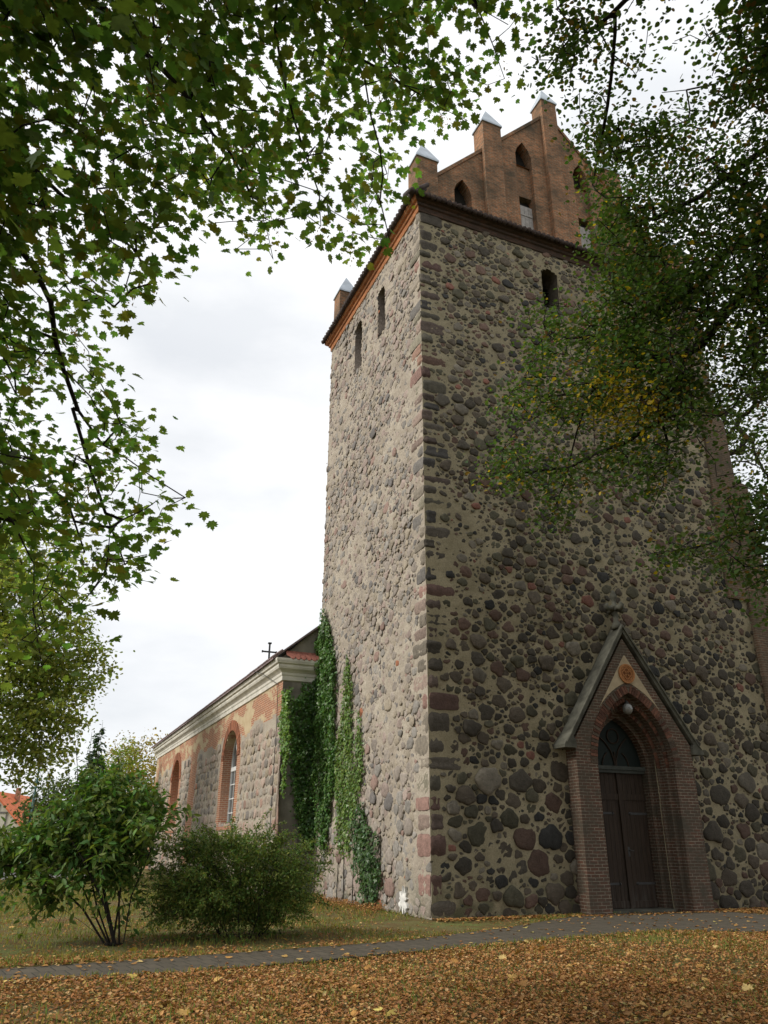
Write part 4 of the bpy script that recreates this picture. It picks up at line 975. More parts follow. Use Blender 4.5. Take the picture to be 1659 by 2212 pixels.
# depth over the picture grows from the near left to the upper middle
sk, pr = limbs_to_skel(limbs); SK = np.array(sk)
sx_, sy_, sz_ = project(SK); front = sz_ > 3
cand = []; tries = 0
while len(cand) < 1700 and tries < 160000:
    tries += 1; x = rng.uniform(-480, 1280); y = rng.uniform(-650, 1480)
    if not inpoly([x], [y], maple_poly)[0]: continue
    if any(inpoly([x], [y], g)[0] for g in maple_gaps): continue
    d2 = (sx_ - x) ** 2 + (sy_ - y) ** 2 + np.where(front, 0, 1e9); k = np.argsort(d2)[:4]; dd = np.linalg.norm(SK[k] - CAM, axis=1).mean()
    p = at(x, y, dd + rng.normal(0, 0.9) + (rng.uniform(0, 3.0) if rng.random() < 0.2 else 0))
    if p[2] < 2.5: continue
    if noise.noise(Vector(p) * 0.9 + Vector((7, 1, 3))) + 0.5 * noise.noise(Vector(p) * 2.0) < -0.06: continue
    if x < 620 and x > 390 and y > 400 and rng.random() < 0.35: continue
    cand.append(p)
# unseen crown above and behind the camera, enlarged to shade the tower front
outc = []
while len(outc) < 650:
    q = rng.normal(size=3); q /= np.linalg.norm(q); q *= rng.random() ** (1 / 3.); p = np.array([-10.8, -12.6, 11.5]) + q * np.array([7.5, 7.0, 6.5])
    xx, yy, zz_ = project(p)
    if zz_ > 0.5 and -300 < xx < 1900 and -300 < yy < 2500: continue
    if np.linalg.norm(p - CAM) < 5.5: continue
    outc.append(p)
A_, par, ends = grow(sk, pr, cand + outc, rng, 0.12)
branch_mesh('trunk', A_, par, M['bark_dark'], maple, 0.0052, 0.45, 0.34).location = -mo
# leaves round every twig end
ie = np.zeros(len(cand) + len(outc), bool)
LP = []; order = ends
far = A_[ends]
vis = np.array([(lambda r: r[2] > 0.5 and -150 < r[0] < 1800 and -150 < r[1] < 2300)(project(p)) for p in far])
for p, i, v in zip(far, ends, vis):
    m = rng.randint(9, 17) if v else 7
    d = A_[i] - A_[par[i]]; d /= np.linalg.norm(d) + 1e-9
    q = p + rng.normal(0, 1, (m, 3)) * np.array([0.24, 0.24, 0.17]) - d * rng.uniform(0, 0.35, (m, 1)); LP.append((q, v))
P = np.vstack([q for q, v in LP]); big = np.concatenate([np.full(len(q), 1.0 if v else 2.2) for q, v in LP])
n = len(P); N = rng.normal(0, 0.42, (n, 3)) + np.array([0, 0, 1.0]); outw = (P - np.array([-12, -11.5, 9])); outw /= np.linalg.norm(outw, axis=1, keepdims=True)
N += 0.25 * outw; drp = outw * 0.6 + np.array([0, 0, -0.6])
sz = rng.uniform(0.07, 0.155, n) * big
col = hsv_jit((0.092, 0.158, 0.036), n, rng, 0.4, 0.22); yel = rng.random(n) < 0.05; col[yel] = np.array((0.16, 0.15, 0.03)) * rng.uniform(0.7, 1.2, (yel.sum(), 1))
o = np_mesh('crown', leaf_parts(P, N, sz, MAPLE, MAPLE_F, col, rng, drp), M['leaf_maple'], maple); o.location = -mo
# hanging bunches of brownish winged seeds
bn = rng.choice(np.where(vis)[0], 300); SP = []
for b in bn: SP.append(far[b] + rng.normal(0, 1, (14, 3)) * np.array([0.07, 0.07, 0.08]) - np.array([0, 0, 0.12]))
SP = np.vstack(SP); n = len(SP)
o = np_mesh('seed_cluster', leaf_parts(SP, rng.normal(size=(n, 3)), rng.uniform(0.035, 0.055, n), OVAL, OVAL_F, hsv_jit((0.19, 0.13, 0.04), n, rng, 0.35), rng, np.array([0, 0, -1.0])), M['leaf_maple'], maple); o.location = -mo; o['kind'] = 'stuff'

# ---- lime tree on the right ----------------------------------------------------
rng = np.random.RandomState(99)
lo = np.array([6.2, -11.5, 0.0]); lime = empty('lime_tree', lo, 'lime tree leaning in from the right before the tower, small leaves with a yellow patch', 'tree')
trunk = [(6.2, -11.5, 0), (6.1, -11.4, 2), (6.15, -11.2, 4.5), (6.3, -11.0, 7), (6.4, -10.8, 9.5), (6.5, -10.6, 12), (6.4, -10.4, 15), (6.3, -10.2, 18)]
limbs = [trunk,
    [(6.3, -11.0, 7.0)] + px((1760, 480, 13.2), (1660, 520, 13.4), (1589, 545, 13.5), (1504, 630, 13.8), (1407, 670, 14.2), (1339, 716, 14.6), (1230, 730, 15), (1140, 700, 15.3)),
    [(6.2, -11.1, 5.8)] + px((1760, 560, 12.9), (1690, 575, 13.0), (1612, 625, 13.1), (1566, 670, 13.2), (1515, 733, 13.3), (1481, 761, 13.4), (1362, 784, 13.8), (1305, 818, 14.1), (1271, 858, 14.3), (1180, 860, 14.6), (1110, 840, 14.8)),
    px((1481, 761, 13.4), (1470, 818, 13.4), (1424, 909, 13.6), (1444, 960, 13.6), (1430, 1051, 13.7), (1405, 1110, 13.8)),
    px((1424, 909, 13.6), (1350, 950, 13.9), (1240, 1000, 14.3), (1120, 1020, 14.7), (1040, 1025, 15)),
    px((1271, 858, 14.3), (1250, 930, 14.4), (1235, 1000, 14.5), (1190, 1120, 14.7)),
    [(6.4, -10.8, 9.5)] + px((1720, -200, 13.8), (1560, -140, 13.6), (1362, 0, 13.4), (1328, 34, 13.4), (1271, 68, 13.5), (1200, 130, 13.7)),
    px((1328, 34, 13.4), (1334, 74, 13.4), (1316, 170, 13.6), (1300, 290, 13.8), (1280, 400, 14)),
    [(6.4, -10.8, 9.0)] + px((1760, 250, 14.2), (1640, 330, 14.6), (1520, 420, 15), (1420, 470, 15.4), (1340, 470, 15.8)),
    [(6.4, -10.8, 9.3)] + px((1760, 30, 13.6), (1640, 130, 14), (1540, 180, 14.5), (1430, 200, 15)),
    [(6.15, -11.2, 4.6)] + px((1780, 1080, 12.2), (1690, 1120, 12.6), (1600, 1150, 13), (1500, 1180, 13.3), (1400, 1200, 13.6)),
]
lime_poly = [(1160, -500), (2400, -500), (2400, 1150), (1665, 1360), (1625, 1290), (1560, 1235), (1480, 1215), (1385, 1212), (1390, 1185), (1480, 1150), (1560, 1120), (1540, 1000), (1480, 960), (1440, 1090), (1350, 1050), (1270, 1060), (1210, 1150), (1165, 1160), (1190, 1080), (1110, 1045), (1000, 1035), (1060, 985), (1120, 930), (1085, 860), (1110, 820), (1140, 750), (1185, 720), (1130, 665), (1190, 650), (1270, 640), (1310, 600), (1275, 520), (1285, 470), (1290, 420), (1275, 360), (1240, 310), (1225, 250), (1230, 180), (1160, 170), (1140, 110), (1190, 60)]
lime_gaps = [[(1490, 760), (1560, 760), (1640, 1010), (1560, 1010), (1530, 880)], [(1560, 870), (1659, 850), (1659, 980), (1600, 1000)], [(1500, 380), (1560, 400), (1540, 450), (1490, 440)], [(1560, 620), (1620, 690), (1590, 760), (1530, 740)], [(1180, 930), (1290, 900), (1330, 930), (1230, 980)]]
sk, pr = limbs_to_skel(limbs); SK = np.array(sk); sx_, sy_, sz_ = project(SK); cand = []; dens = []
tries = 0
while len(cand) < 3600 and tries < 260000:
    tries += 1; x = rng.uniform(1020, 2300); y = rng.uniform(-480, 1330)
    if x > 1800 and rng.random() < 0.6: continue
    if not inpoly([x], [y], lime_poly)[0]: continue
    if any(inpoly([x], [y], g)[0] for g in lime_gaps) and rng.random() < 0.85: continue
    skyside = (y < 520 - max(0, x - 1300) * 0.1 and x < 1590) or (x > 1480 and 700 < y < 1050)
    core = (1270 < x < 1670 and 380 < y < 900) or (1280 < x < 1500 and 270 < y < 480)
    skyside = skyside and not core
    if skyside and rng.random() < 0.55: continue
    if core and y < 480 and x < 1500 and rng.random() < 0.3: continue
    if not core and rng.random() < 0.42: continue
    k = np.argsort((sx_ - x) ** 2 + (sy_ - y) ** 2)[:4]; dd = np.linalg.norm(SK[k] - CAM, axis=1).mean()
    p = at(x, y, dd + rng.normal(0, 0.8))
    if noise.noise(Vector(p) * 0.6 + Vector((2, 9, 4))) < (-0.12 if skyside else -0.35): continue
    cand.append(p)
for _ in range(20):
    x, y = rng.uniform(1270, 1440), rng.uniform(800, 985)
    cand.append(at(x, y, 13.2 + rng.normal(0, 0.2)))
outc = []  # unseen crown around the view, thickened to keep sky light off the front wall
while len(outc) < 900:
    q = rng.normal(size=3); q /= np.linalg.norm(q); q *= rng.random() ** (1 / 3.); p = np.array([6.0, -11.5, 13.0]) + q * np.array([8.5, 7.0, 8.5])
    xx, yy, zz_ = project(p)
    if zz_ > 0.5 and -60 < xx < 1720 and -80 < yy < 2300: continue
    outc.append(p)
A_, par, ends = grow(sk, pr, cand + outc, rng, 0.10)
branch_mesh('trunk', A_, par, M['bark_dark'], lime, 0.006, 0.47, 0.36).location = -lo
far = A_[ends]; LP = []; CL = []
for p, i in zip(far, ends):
    xx, yy, zz_ = project(p); v = zz_ > 0.5 and -60 < xx < 1760 and -80 < yy < 2300; m = rng.randint(15, 27) if v else 9
    d = A_[i] - A_[par[i]]; d /= np.linalg.norm(d) + 1e-9
    q = p + rng.normal(0, 1, (m, 3)) * np.array([0.22, 0.22, 0.13]) - d * rng.uniform(0, 0.4, (m, 1)) - np.array([0, 0, 0.05]); s_ = rng.uniform(0.05, 0.096, m) * (1 if v else 2.6)
    y1 = inpoly([xx], [yy], [(1290, 820), (1345, 800), (1420, 860), (1400, 980), (1330, 930), (1280, 900)])[0]; pb = (0.9 if rng.random() < 0.6 else 0.15) if y1 else (0.35 if yy > 740 and xx < 1470 and rng.random() < 0.14 else 0.02)
    c = hsv_jit((0.06, 0.107, 0.028), m, rng, 0.3, 0.2); w_ = rng.random(m) < pb; c[w_] = np.array((0.42, 0.30, 0.025)) * rng.uniform(0.7, 1.15, (w_.sum(), 1)); br_ = rng.random(m) < 0.06; c[br_] = np.array((0.17, 0.10, 0.035))
    LP.append((q, s_)); CL.append(c)
P = np.vstack([a for a, b in LP]); sz = np.concatenate([b for a, b in LP]); col = np.vstack(CL); n = len(P)
N = rng.normal(0, 0.5, (n, 3)) + np.array([-0.1, -0.15, 0.9])
o = np_mesh('crown', leaf_parts(P, N, sz, LIME, LIME_F, col, rng, np.array([-0.3, 0.1, -0.7])), M['leaf_lime'], lime); o.location = -lo

# ---- generic free-standing trees ------------------------------------------------
def free_tree(name, base, label, height, blobs, leaf, per, col, seed, ntw, mat='leaf_far', tmpl=TUFT, tf=TUFT_F, trunk_r=0.25, spread=0.35, bark='bark', lean=(0, 0), gap=-0.2, cat='tree', group=None, jit=(0.3, 0.15), stems=None, twig=0.006, lob=0.45, sprays=None):
    rng = np.random.RandomState(seed); base = np.array(base, float); t = empty(name, base, label, cat, group)
    tr = [base + np.array([lean[0] * f, lean[1] * f, height * 0.85 * f]) + rng.normal(0, 0.01 * height, 3) * (f > 0) * (f < 1) for f in np.linspace(0, 1, 7)]
    limbs = [tr] if not stems else [[base + np.array(p) for p in s_] for s_ in stems]
    sk, pr = limbs_to_skel(limbs, 0.5); T = []
    vol = np.array([b[3] * b[4] * b[5] for b in blobs]); vol = vol / vol.sum()
    while len(T) < ntw:
        b = blobs[rng.choice(len(blobs), p=vol)]; q = rng.normal(size=3); q /= np.linalg.norm(q); q *= rng.random() ** 0.45 * (1 + lob * noise.noise(Vector(q) * 2.6 + Vector((seed, 1, 2))))
        p = base + np.array(b[:3]) + q * np.array(b[3:6])
        if p[2] < 0.25: continue
        if noise.noise(Vector(p) * (2.2 / max(1.0, b[3])) + Vector((seed, 2, 5))) < gap: continue
        T.append(p)
    A_, par, ends = grow(sk, pr, T, rng, 0.1, 0.6); branch_mesh('trunk', A_, par, M[bark], t, twig, 0.48, trunk_r, 5).location = -base
    m = per; E_ = np.repeat(A_[ends], m, 0); P = E_ + rng.normal(0, 1, E_.shape) * np.array([spread, spread, spread * 0.75]); n = len(P)
    P[:, 2] = np.maximum(P[:, 2], base[2] + 0.05)
    clump = np.repeat(rng.uniform(0.75, 1.25, (len(ends), 1)), m, 0); N = rng.normal(0, 0.6, (n, 3)) + np.array([0, 0, 0.7])
    if sprays:
        k_, l0, l1, m_, arch = sprays; ctr = P.mean(0); mb = MB(); SP = []; src = A_[ends]
        for i in range(k_):
            a = src[rng.randint(len(src))]; d = (a - ctr) * [1, 1, 0.8]; d /= np.linalg.norm(d) + 1e-6; d = d + rng.normal(0, 0.35, 3) + np.array([0, 0, 0.35]); d /= np.linalg.norm(d); L_ = rng.uniform(l0, l1)
            f = np.linspace(0, 1, 5)[:, None]; c = a + d * L_ * f - np.array([0, 0, arch]) * L_ * f * f; mb.tube(c, [0.006, 0.005, 0.004, 0.003, 0.002], 3)
            g = rng.uniform(0.1, 1.0, m_)[:, None]; SP.append(a + d * L_ * g - np.array([0, 0, arch]) * L_ * g * g + rng.normal(0, leaf * 0.4, (m_, 3)))
        w_ = mb.build('twigs', M[bark], t); w_.location = -base; w_['kind'] = 'stuff'
        SP = np.vstack(SP); SP[:, 2] = np.maximum(SP[:, 2], base[2] + 0.05); P = np.vstack([P, SP]); N = np.vstack([N, rng.normal(0, 0.6, SP.shape) + [0, 0, 0.7]]); clump = np.vstack([clump, np.repeat(rng.uniform(0.8, 1.35, (k_, 1)), m_, 0)]); n = len(P)
    o = np_mesh('crown', leaf_parts(P, N, rng.uniform(0.7, 1.3, n) * leaf, tmpl, tf, hsv_jit(col, n, rng, *jit) * clump, rng, np.array([0, 0, -0.5])), M[mat], t); o.location = -base
    return t
def gp(lat, fwd): return (CAM[0] + lat * math.cos(YAW) + fwd * math.sin(YAW), CAM[1] - lat * math.sin(YAW) + fwd * math.cos(YAW), 0.0)
# background left: tall loose tree with yellowing leaves
free_tree('birch_tree', gp(-18.8, 36), 'tall airy tree with yellowing leaves behind the shrubs at the left edge', 17,
          [(0, 0, 11, 4.4, 4.4, 5.2), (2.6, 0.4, 9.5, 2.6, 2.6, 3.0), (1.2, 0, 6.0, 3.2, 3, 2.2), (-1, 0, 14.5, 2.8, 2.8, 2.4), (3.4, 0, 7.2, 1.9, 1.8, 2.3), (4.4, 0, 9.2, 1.2, 1.2, 1.5), (-2, -1, 4.5, 3, 3, 1.6)], 0.18, 26, (0.22, 0.27, 0.075), 5, 1250, tmpl=LIME, tf=LIME_F, trunk_r=0.28, twig=0.009, spread=0.34, gap=-0.12)
# tree seen beyond the right side of the tower
free_tree('lime_tree', (19.5, 5.0, 0), 'grey-limbed lime tree standing behind the right buttress of the tower', 21,
          [(0, 0, 15, 5.5, 5, 6), (-2.5, -1, 19, 4, 4, 4), (-1, -1, 11, 4.5, 4, 3), (1, -3, 22, 5, 4, 4)], 0.16, 22, (0.075, 0.11, 0.03), 6, 560, tmpl=LIME, tf=LIME_F, trunk_r=0.36, twig=0.017, spread=0.36, gap=-0.1, lean=(-2.0, -0.5))
# spruce, yellow tree, bright young tree beside the far end of the nave
def spruce(base, h, r, seed, label):
    rng = np.random.RandomState(seed); base = np.array(base, float); t = empty('spruce_tree', base, label, 'tree'); mb = MB(); mb.tube([(0, 0, 0), (0, 0, h * 0.98)], [0.16, 0.02], 7); mb.build('trunk', M['bark'], t)
    P = []; N = []
    for z in np.arange(0.6, h, 0.22):
        rr_ = r * (1 - z / h) ** 0.85 * rng.uniform(0.8, 1.15); nb = max(4, int(13 * rr_ / r + 3))
        for b in range(nb):
            a = rng.uniform(0, 6.28); m = max(3, int(rr_ * 9))
            for s_ in np.linspace(0.15, 1, m): P.append((rr_ * s_ * math.cos(a), rr_ * s_ * math.sin(a), z - 0.32 * rr_ * s_ + rng.normal(0, 0.05))); N.append((math.cos(a) * 0.4, math.sin(a) * 0.4, 1))
    P = np.array(P); n = len(P); N = np.array(N) + rng.normal(0, 0.4, (n, 3)); dr = P * np.array([1, 1, 0]); dr /= np.linalg.norm(dr, axis=1, keepdims=True) + 1e-6
    np_mesh('crown', leaf_parts(P, N, rng.uniform(0.25, 0.42, n), TUFT, TUFT_F, hsv_jit((0.035, 0.065, 0.035), n, rng, 0.3, 0.1), rng, dr - np.array([0, 0, 0.4])), M['leaf_far'], t)
spruce(gp(-21.6, 60), 9.6, 2.6, 4, 'dark blue-green spruce rising behind the tall shrub')
free_tree('willow_tree', gp(-20.6, 66), 'pale yellow-green round tree just beyond the far end of the nave', 10, [(0.3, 0, 7.6, 2.6, 2.6, 2.4), (-0.6, 0, 5.5, 2.6, 2.6, 2.2)], 0.2, 16, (0.27, 0.22, 0.07), 12, 260, spread=0.35)
free_tree('ash_tree', (-4.1, 37.4, 0), 'slim bright green young tree against the far corner of the nave', 7.6, [(0.2, 0, 5.6, 1.25, 1.25, 1.7), (-0.3, 0, 3.6, 1.35, 1.35, 1.6), (0.5, 0.2, 6.9, 0.9, 0.9, 0.8)], 0.17, 16, (0.16, 0.22, 0.04), 14, 240, tmpl=OVAL, tf=OVAL_F, spread=0.22, trunk_r=0.1)

# ---- shrubs in front ---------------------------------------------------------
def shrub_stems(rng, k, h, out_, r_=0.16):
    S = []
    for i in range(k):
        a = 2 * math.pi * i / k + rng.uniform(-0.3, 0.3); o = out_ * rng.uniform(0.5, 1.1); hh = h * rng.uniform(0.75, 1.05)
        S.append([(r_ * math.cos(a), r_ * math.sin(a), 0.0), ((r_ + o * 0.25) * math.cos(a), (r_ + o * 0.25) * math.sin(a), hh * 0.3), (o * 0.65 * math.cos(a), o * 0.65 * math.sin(a), hh * 0.62), (o * math.cos(a), o * math.sin(a), hh)])
    return S
rng = np.random.RandomState(41); sb = np.array(onplane(245, 2040, 2, 0.0))
def rel(x, y, off=0.0):   # a point of the picture at the depth of the shrub, relative to its base
    d = ray(x, y); t = ((sb - CAM) @ (FW * [1, 1, 0])) / (d @ (FW * [1, 1, 0])); p = CAM + d * t + np.array([FW[0], FW[1], 0]) * off; return tuple(p - sb)
stems = [[(0.02, 0.0, 0), rel(235, 1930), rel(215, 1800), rel(190, 1660, 0.1)], [(0.10, 0.05, 0), rel(262, 1930), rel(275, 1800), rel(300, 1680)], [(-0.08, 0, 0), rel(205, 1960), rel(150, 1860), rel(70, 1790)],
         [(0.16, 0.0, 0), rel(285, 1930), rel(318, 1850), rel(345, 1760)], [(0, -0.1, 0), rel(240, 1950, -0.3), rel(210, 1850, -0.6), rel(150, 1760, -0.7)], [(0, 0.1, 0), rel(250, 1950, 0.4), rel(250, 1800, 0.6), rel(235, 1620, 0.6)],
         [(-0.14, 0.05, 0), rel(180, 1960), rel(110, 1900), rel(30, 1870)], [(-0.05, 0.05, 0), rel(215, 1950), rel(180, 1830), rel(110, 1700)], [(-0.05, -0.05, 0), rel(190, 1990, -0.2), rel(150, 1960, -0.3), rel(135, 2010, -0.4)]]
def blob(x0, x1, y0, y1, depth):
    c = rel((x0 + x1) / 2, (y0 + y1) / 2); a = np.array(rel(x1, y1)); b = np.array(rel(x0, y0)); return (*c, abs(a - b)[:2].max() / 2 * 1.0, depth, abs(a - b)[2] / 2)
free_tree('shrub', sb, 'tall broad-leaved green shrub with bare stems at the foot, beside the paved path', 3.6,
          [blob(90, 350, 1690, 1890, 1.0), blob(0, 210, 1760, 1910, 0.9), blob(190, 365, 1700, 1850, 0.9), blob(170, 280, 1650, 1760, 0.6), blob(170, 310, 1830, 1940, 0.6), blob(-80, 90, 1780, 1890, 0.7), blob(60, 140, 1890, 1960, 0.4), blob(40, 110, 1920, 1990, 0.3)], 0.145, 14, (0.085, 0.155, 0.032), 17, 620, mat='leaf_bush', tmpl=OVAL, tf=OVAL_F, trunk_r=0.05, spread=0.13, bark='bark_dark', stems=stems, gap=-0.05, lob=0.8, sprays=(130, 0.35, 0.9, 15, 0.6), cat='shrub', jit=(0.35, 0.3), twig=0.0035)
# upright whips of the tall shrub carry sparse leaves: thin shoots of the same plant
shr = [o_ for o_ in COL.objects if o_.name == 'shrub'][0]
P = []; mb = MB()
for (xa, ya, xb, yb, o_) in ((205, 1700, 222, 1560, 0), (185, 1700, 195, 1580, 0.1), (172, 1700, 166, 1600, -0.1), (205, 1690, 205, 1610, 0.2), (150, 1720, 146, 1635, 0), (70, 1760, 90, 1660, 0), (100, 1760, 118, 1680, 0.1), (60, 1790, 75, 1690, 0), (115, 1770, 128, 1700, -0.1), (240, 1680, 262, 1640, 0.1), (96, 1770, 100, 1650, 0.2)):
    a = np.array(rel(xa, ya, o_)); b = np.array(rel(xb, yb, o_)); mb.tube([a, (a + b) / 2 + rng.normal(0, 0.02, 3), b], [0.009, 0.006, 0.003], 4)
    for s_ in np.linspace(0.0, 1, 15): P.append(a * (1 - s_) + b * s_ + rng.normal(0, 0.03, 3))
mb.build('shoots', M['bark'], shr); P = np.array(P); n = len(P)
np_mesh('shoot_leaves', leaf_parts(P, rng.normal(0, 1, (n, 3)) + [0, 0, 0.4], np.linspace(0.12, 0.06, 15).tolist() * (n // 15), OVAL, OVAL_F, hsv_jit((0.05, 0.085, 0.03), n, rng, 0.3, 0.2), rng, np.array([0, 0, -0.9])), M['leaf_bush'], shr)

rng = np.random.RandomState(43); sb = np.array(onplane(520, 2025, 2, 0.0))
S = shrub_stems(rng, 16, 1.5, 1.3, 0.35)
free_tree('bush', sb, 'low spreading fine-leaved dark bush growing in front of the ivy corner', 2.0,
          [blob(318, 692, 1850, 2005, 1.0), blob(390, 620, 1782, 1900, 0.85), blob(480, 695, 1815, 1960, 0.8), blob(312, 440, 1890, 2030, 0.75), blob(370, 570, 1800, 1880, 0.7), blob(400, 650, 1930, 2040, 0.8)], 0.055, 44, (0.10, 0.155, 0.033), 19, 900, mat='leaf_bush', tmpl=OVAL, tf=OVAL_F, trunk_r=0.022, spread=0.10, bark='bark_dark', stems=S, gap=-0.2, lob=0.85, sprays=(380, 0.3, 0.8, 44, 0.35), cat='bush', jit=(0.4, 0.3), twig=0.002)

# ---- ivy -----------------------------------------------------------------------
def ivy(label, patches, stems, seed, dens, col=(0.045, 0.10, 0.02), size=0.085):
    rng = np.random.RandomState(seed); Pn = []; Nn = []; Cn = []
    b = np.array(stems[0][0]); t = empty('ivy', (b[0], b[1], 0), label, 'climbing plant', 'ivy plants climbing the church walls')
    for ax, val, nrm, poly, thick, dmul, cc in patches:
        W3 = np.array([onplane(x, y, ax, val) for x, y in poly]); oth = 1 - ax; pg = [(p[oth], p[2]) for p in W3]
        a = np.array(pg); lo_, hi = a.min(0), a.max(0); ar = 0.5 * abs(sum(pg[i][0] * pg[(i + 1) % len(pg)][1] - pg[(i + 1) % len(pg)][0] * pg[i][1] for i in range(len(pg)))); want = int(ar * dens * dmul)
        got = []
        while len(got) < want:
            q = rng.uniform(lo_, hi, (4000, 2)); q = q[inpoly(q[:, 0], q[:, 1], pg)]; q += rng.normal(0, 1, q.shape) * np.where(rng.random((len(q), 1)) < 0.2, 0.13, 0.04); got.extend(q.tolist())
        q = np.array(got[:want]); nz = np.array([noise.noise(Vector((p[0] * 1.6, p[1] * 1.6, seed))) for p in q]); q = q[nz > -0.55]; m = len(q)
        P = np.zeros((m, 3)); P[:, ax] = val; P[:, oth] = q[:, 0]; P[:, 2] = q[:, 1]; nz = np.array([noise.noise(Vector((p[0] * 2.5, p[1] * 2.5, seed + 3))) for p in q])
        P += np.array(nrm) * (rng.uniform(0.04, 1.0, (m, 1)) * thick * (1 + nz[:, None])); Pn.append(P)
        Nn.append(rng.normal(0, 0.45, (m, 3)) + np.array(nrm) + np.array([0, 0, 0.35])); Cn.append(hsv_jit(cc or col, m, rng, 0.35, 0.2))
    P = np.vstack(Pn); N = np.vstack(Nn); C = np.vstack(Cn); n = len(P)
    o = np_mesh('foliage', leaf_parts(P, N, rng.uniform(0.7, 1.25, n) * size, IVY, IVY_F, C, rng, np.array([0, 0, -1.0])), M['leaf_ivy'], t); o.location = (-b[0], -b[1], 0)
    mb = MB()
    for s_ in stems: mb.tube([np.array(p) - np.array([b[0], b[1], 0]) for p in s_], np.linspace(0.016, 0.005, len(s_)), 5)
    mb.build('stem', M['bark'], t)
LX = (-1, 0, 0); WY = (0, -1, 0)
ivy('thick dark ivy filling the corner between nave and tower', [
    (0, -0.03, LX, [(703, 1314), (713, 1349), (724, 1399), (729, 1470), (727, 1541), (730, 1612), (727, 1683), (717, 1754), (710, 1830), (692, 1830), (690, 1500), (683, 1470), (686, 1399), (701, 1349)], 0.20, 1.0, (0.065, 0.145, 0.03)),
    (1, D - 0.02, WY, [(626, 1492), (690, 1468), (692, 1830), (655, 1835), (640, 1770), (632, 1720), (625, 1600)], 0.26, 1.0, (0.05, 0.115, 0.024)),
    (0, NX - 0.03, LX, [(613, 1500), (627, 1490), (628, 1600), (622, 1660), (616, 1720), (613, 1700), (616, 1650), (611, 1580)], 0.14, 0.9, (0.12, 0.22, 0.04))],
    [[(-0.10, 8.2, 0), (-0.06, 8.1, 2.5), (-0.05, 7.9, 5), (-0.05, 7.9, 8.6)], [(-0.5, 8.66, 0), (-0.6, 8.68, 3), (-0.8, 8.68, 6)]], 61, 900)
ivy('pale green ivy strands running up the middle of the tower side', [
    (0, -0.03, LX, [(752, 1413), (763, 1470), (763, 1541), (763, 1620), (764, 1670), (770, 1600), (777, 1530), (784, 1594), (788, 1665), (777, 1718), (770, 1754), (760, 1800), (757, 1843), (748, 1843), (745, 1790), (738, 1843), (731, 1820), (731, 1740), (724, 1690), (731, 1612), (741, 1541), (745, 1470)], 0.10, 0.95, (0.11, 0.19, 0.04))],
    [[(-0.06, 5.6, 0), (-0.05, 5.7, 2.0), (-0.05, 5.75, 4.2), (-0.05, 5.82, 6.8)], [(-0.06, 4.9, 0), (-0.05, 4.8, 2.5), (-0.05, 4.7, 5.0)], [(-0.06, 6.2, 0), (-0.05, 6.1, 1.5), (-0.05, 6.0, 3.0)]], 62, 520)
ivy('short dark ivy clump at the foot of the tower side', [
    (0, -0.03, LX, [(784, 1729), (798, 1771), (805, 1807), (812, 1840), (818, 1790), (822, 1800), (820, 1850), (827, 1896), (820, 1930), (814, 1975), (798, 1977), (791, 1949), (781, 1896), (774, 1860), (766, 1807), (774, 1771)], 0.20, 1.0, (0.05, 0.11, 0.03))],
    [[(-0.10, 3.7, 0), (-0.06, 3.8, 0.9), (-0.05, 4.0, 1.7), (-0.05, 4.1, 2.5)]], 63, 620)

# ---- fallen leaves and grass ----------------------------------------------------
rng = np.random.RandomState(55)
def scatter(n, xr, yr, keep):
    P = np.stack([rng.uniform(*xr, n), rng.uniform(*yr, n)], 1); return P[keep(P)]
def fbm(P, s, o=0): return np.array([noise.noise(Vector((p[0] * s + o, p[1] * s, 3.3))) + 0.5 * noise.noise(Vector((p[0] * s * 2.3 + o, p[1] * s * 2.3, 9.1))) for p in P])
def ground_z(P): return gz(P[:, 0], P[:, 1]) * np.exp(-((P[:, 0] + 8) ** 2 + (P[:, 1] + 8) ** 2) / 400) - 0.005
def offpath(P): return ~inpoly(P[:, 0], P[:, 1], path_poly)
def outside(P): return ~((P[:, 0] > -0.05) & (P[:, 1] > -0.1)) & ~((P[:, 0] > NX) & (P[:, 1] > NY0))
near = scatter(215000, (-12.5, 9), (-12.5, -3.2), lambda P: offpath(P) & (fbm(P, 0.5) + 0.16 * (-(P[:, 1] + 7)) > rng.normal(-0.25, 0.45, len(P))))
mid = scatter(60000, (-16, 13), (-6, 9), lambda P: offpath(P) & outside(P) & (fbm(P, 0.45, 5) - 0.07 * np.maximum(P[:, 1], 0) > rng.normal(0.05, 0.4, len(P))))
farl = scatter(9000, (-30, -2), (8, 24), lambda P: outside(P) & (fbm(P, 0.3, 5) > rng.normal(0.35, 0.35, len(P))))
onp = scatter(2600, (-12, 10), (-7, -0.1), lambda P: ~offpath(P) & (rng.random(len(P)) < 0.42))
drift = np.stack([-0.15 - np.abs(rng.normal(0, 0.35, 2600)), rng.uniform(2.2, 8.0, 2600)], 1)
edge_ = np.vstack([np.stack([rng.uniform(0, 4, 700), -0.06 - np.abs(rng.normal(0, 0.25, 700))], 1), np.stack([rng.uniform(8.2, 12.5, 1500), -0.1 - np.abs(rng.normal(0, 0.6, 1500))], 1), np.stack([rng.uniform(4, 8.2, 160), -0.55 - np.abs(rng.normal(0, 0.12, 160))], 1)])
pe = scatter(9000, (-12, 5), (-6.6, -0.5), lambda P: ~offpath(P) & (np.minimum(np.abs(np.interp(P[:, 0], [p[0] for p in path_low], [p[1] for p in path_low]) - P[:, 1]), np.abs(np.interp(P[:, 0], [p[0] for p in path_up], [p[1] for p in path_up]) - P[:, 1])) < rng.exponential(0.09, len(P))))
onp = np.vstack([onp, edge_, pe])
Pg = np.vstack([near, mid, farl, onp, drift]); n = len(Pg)
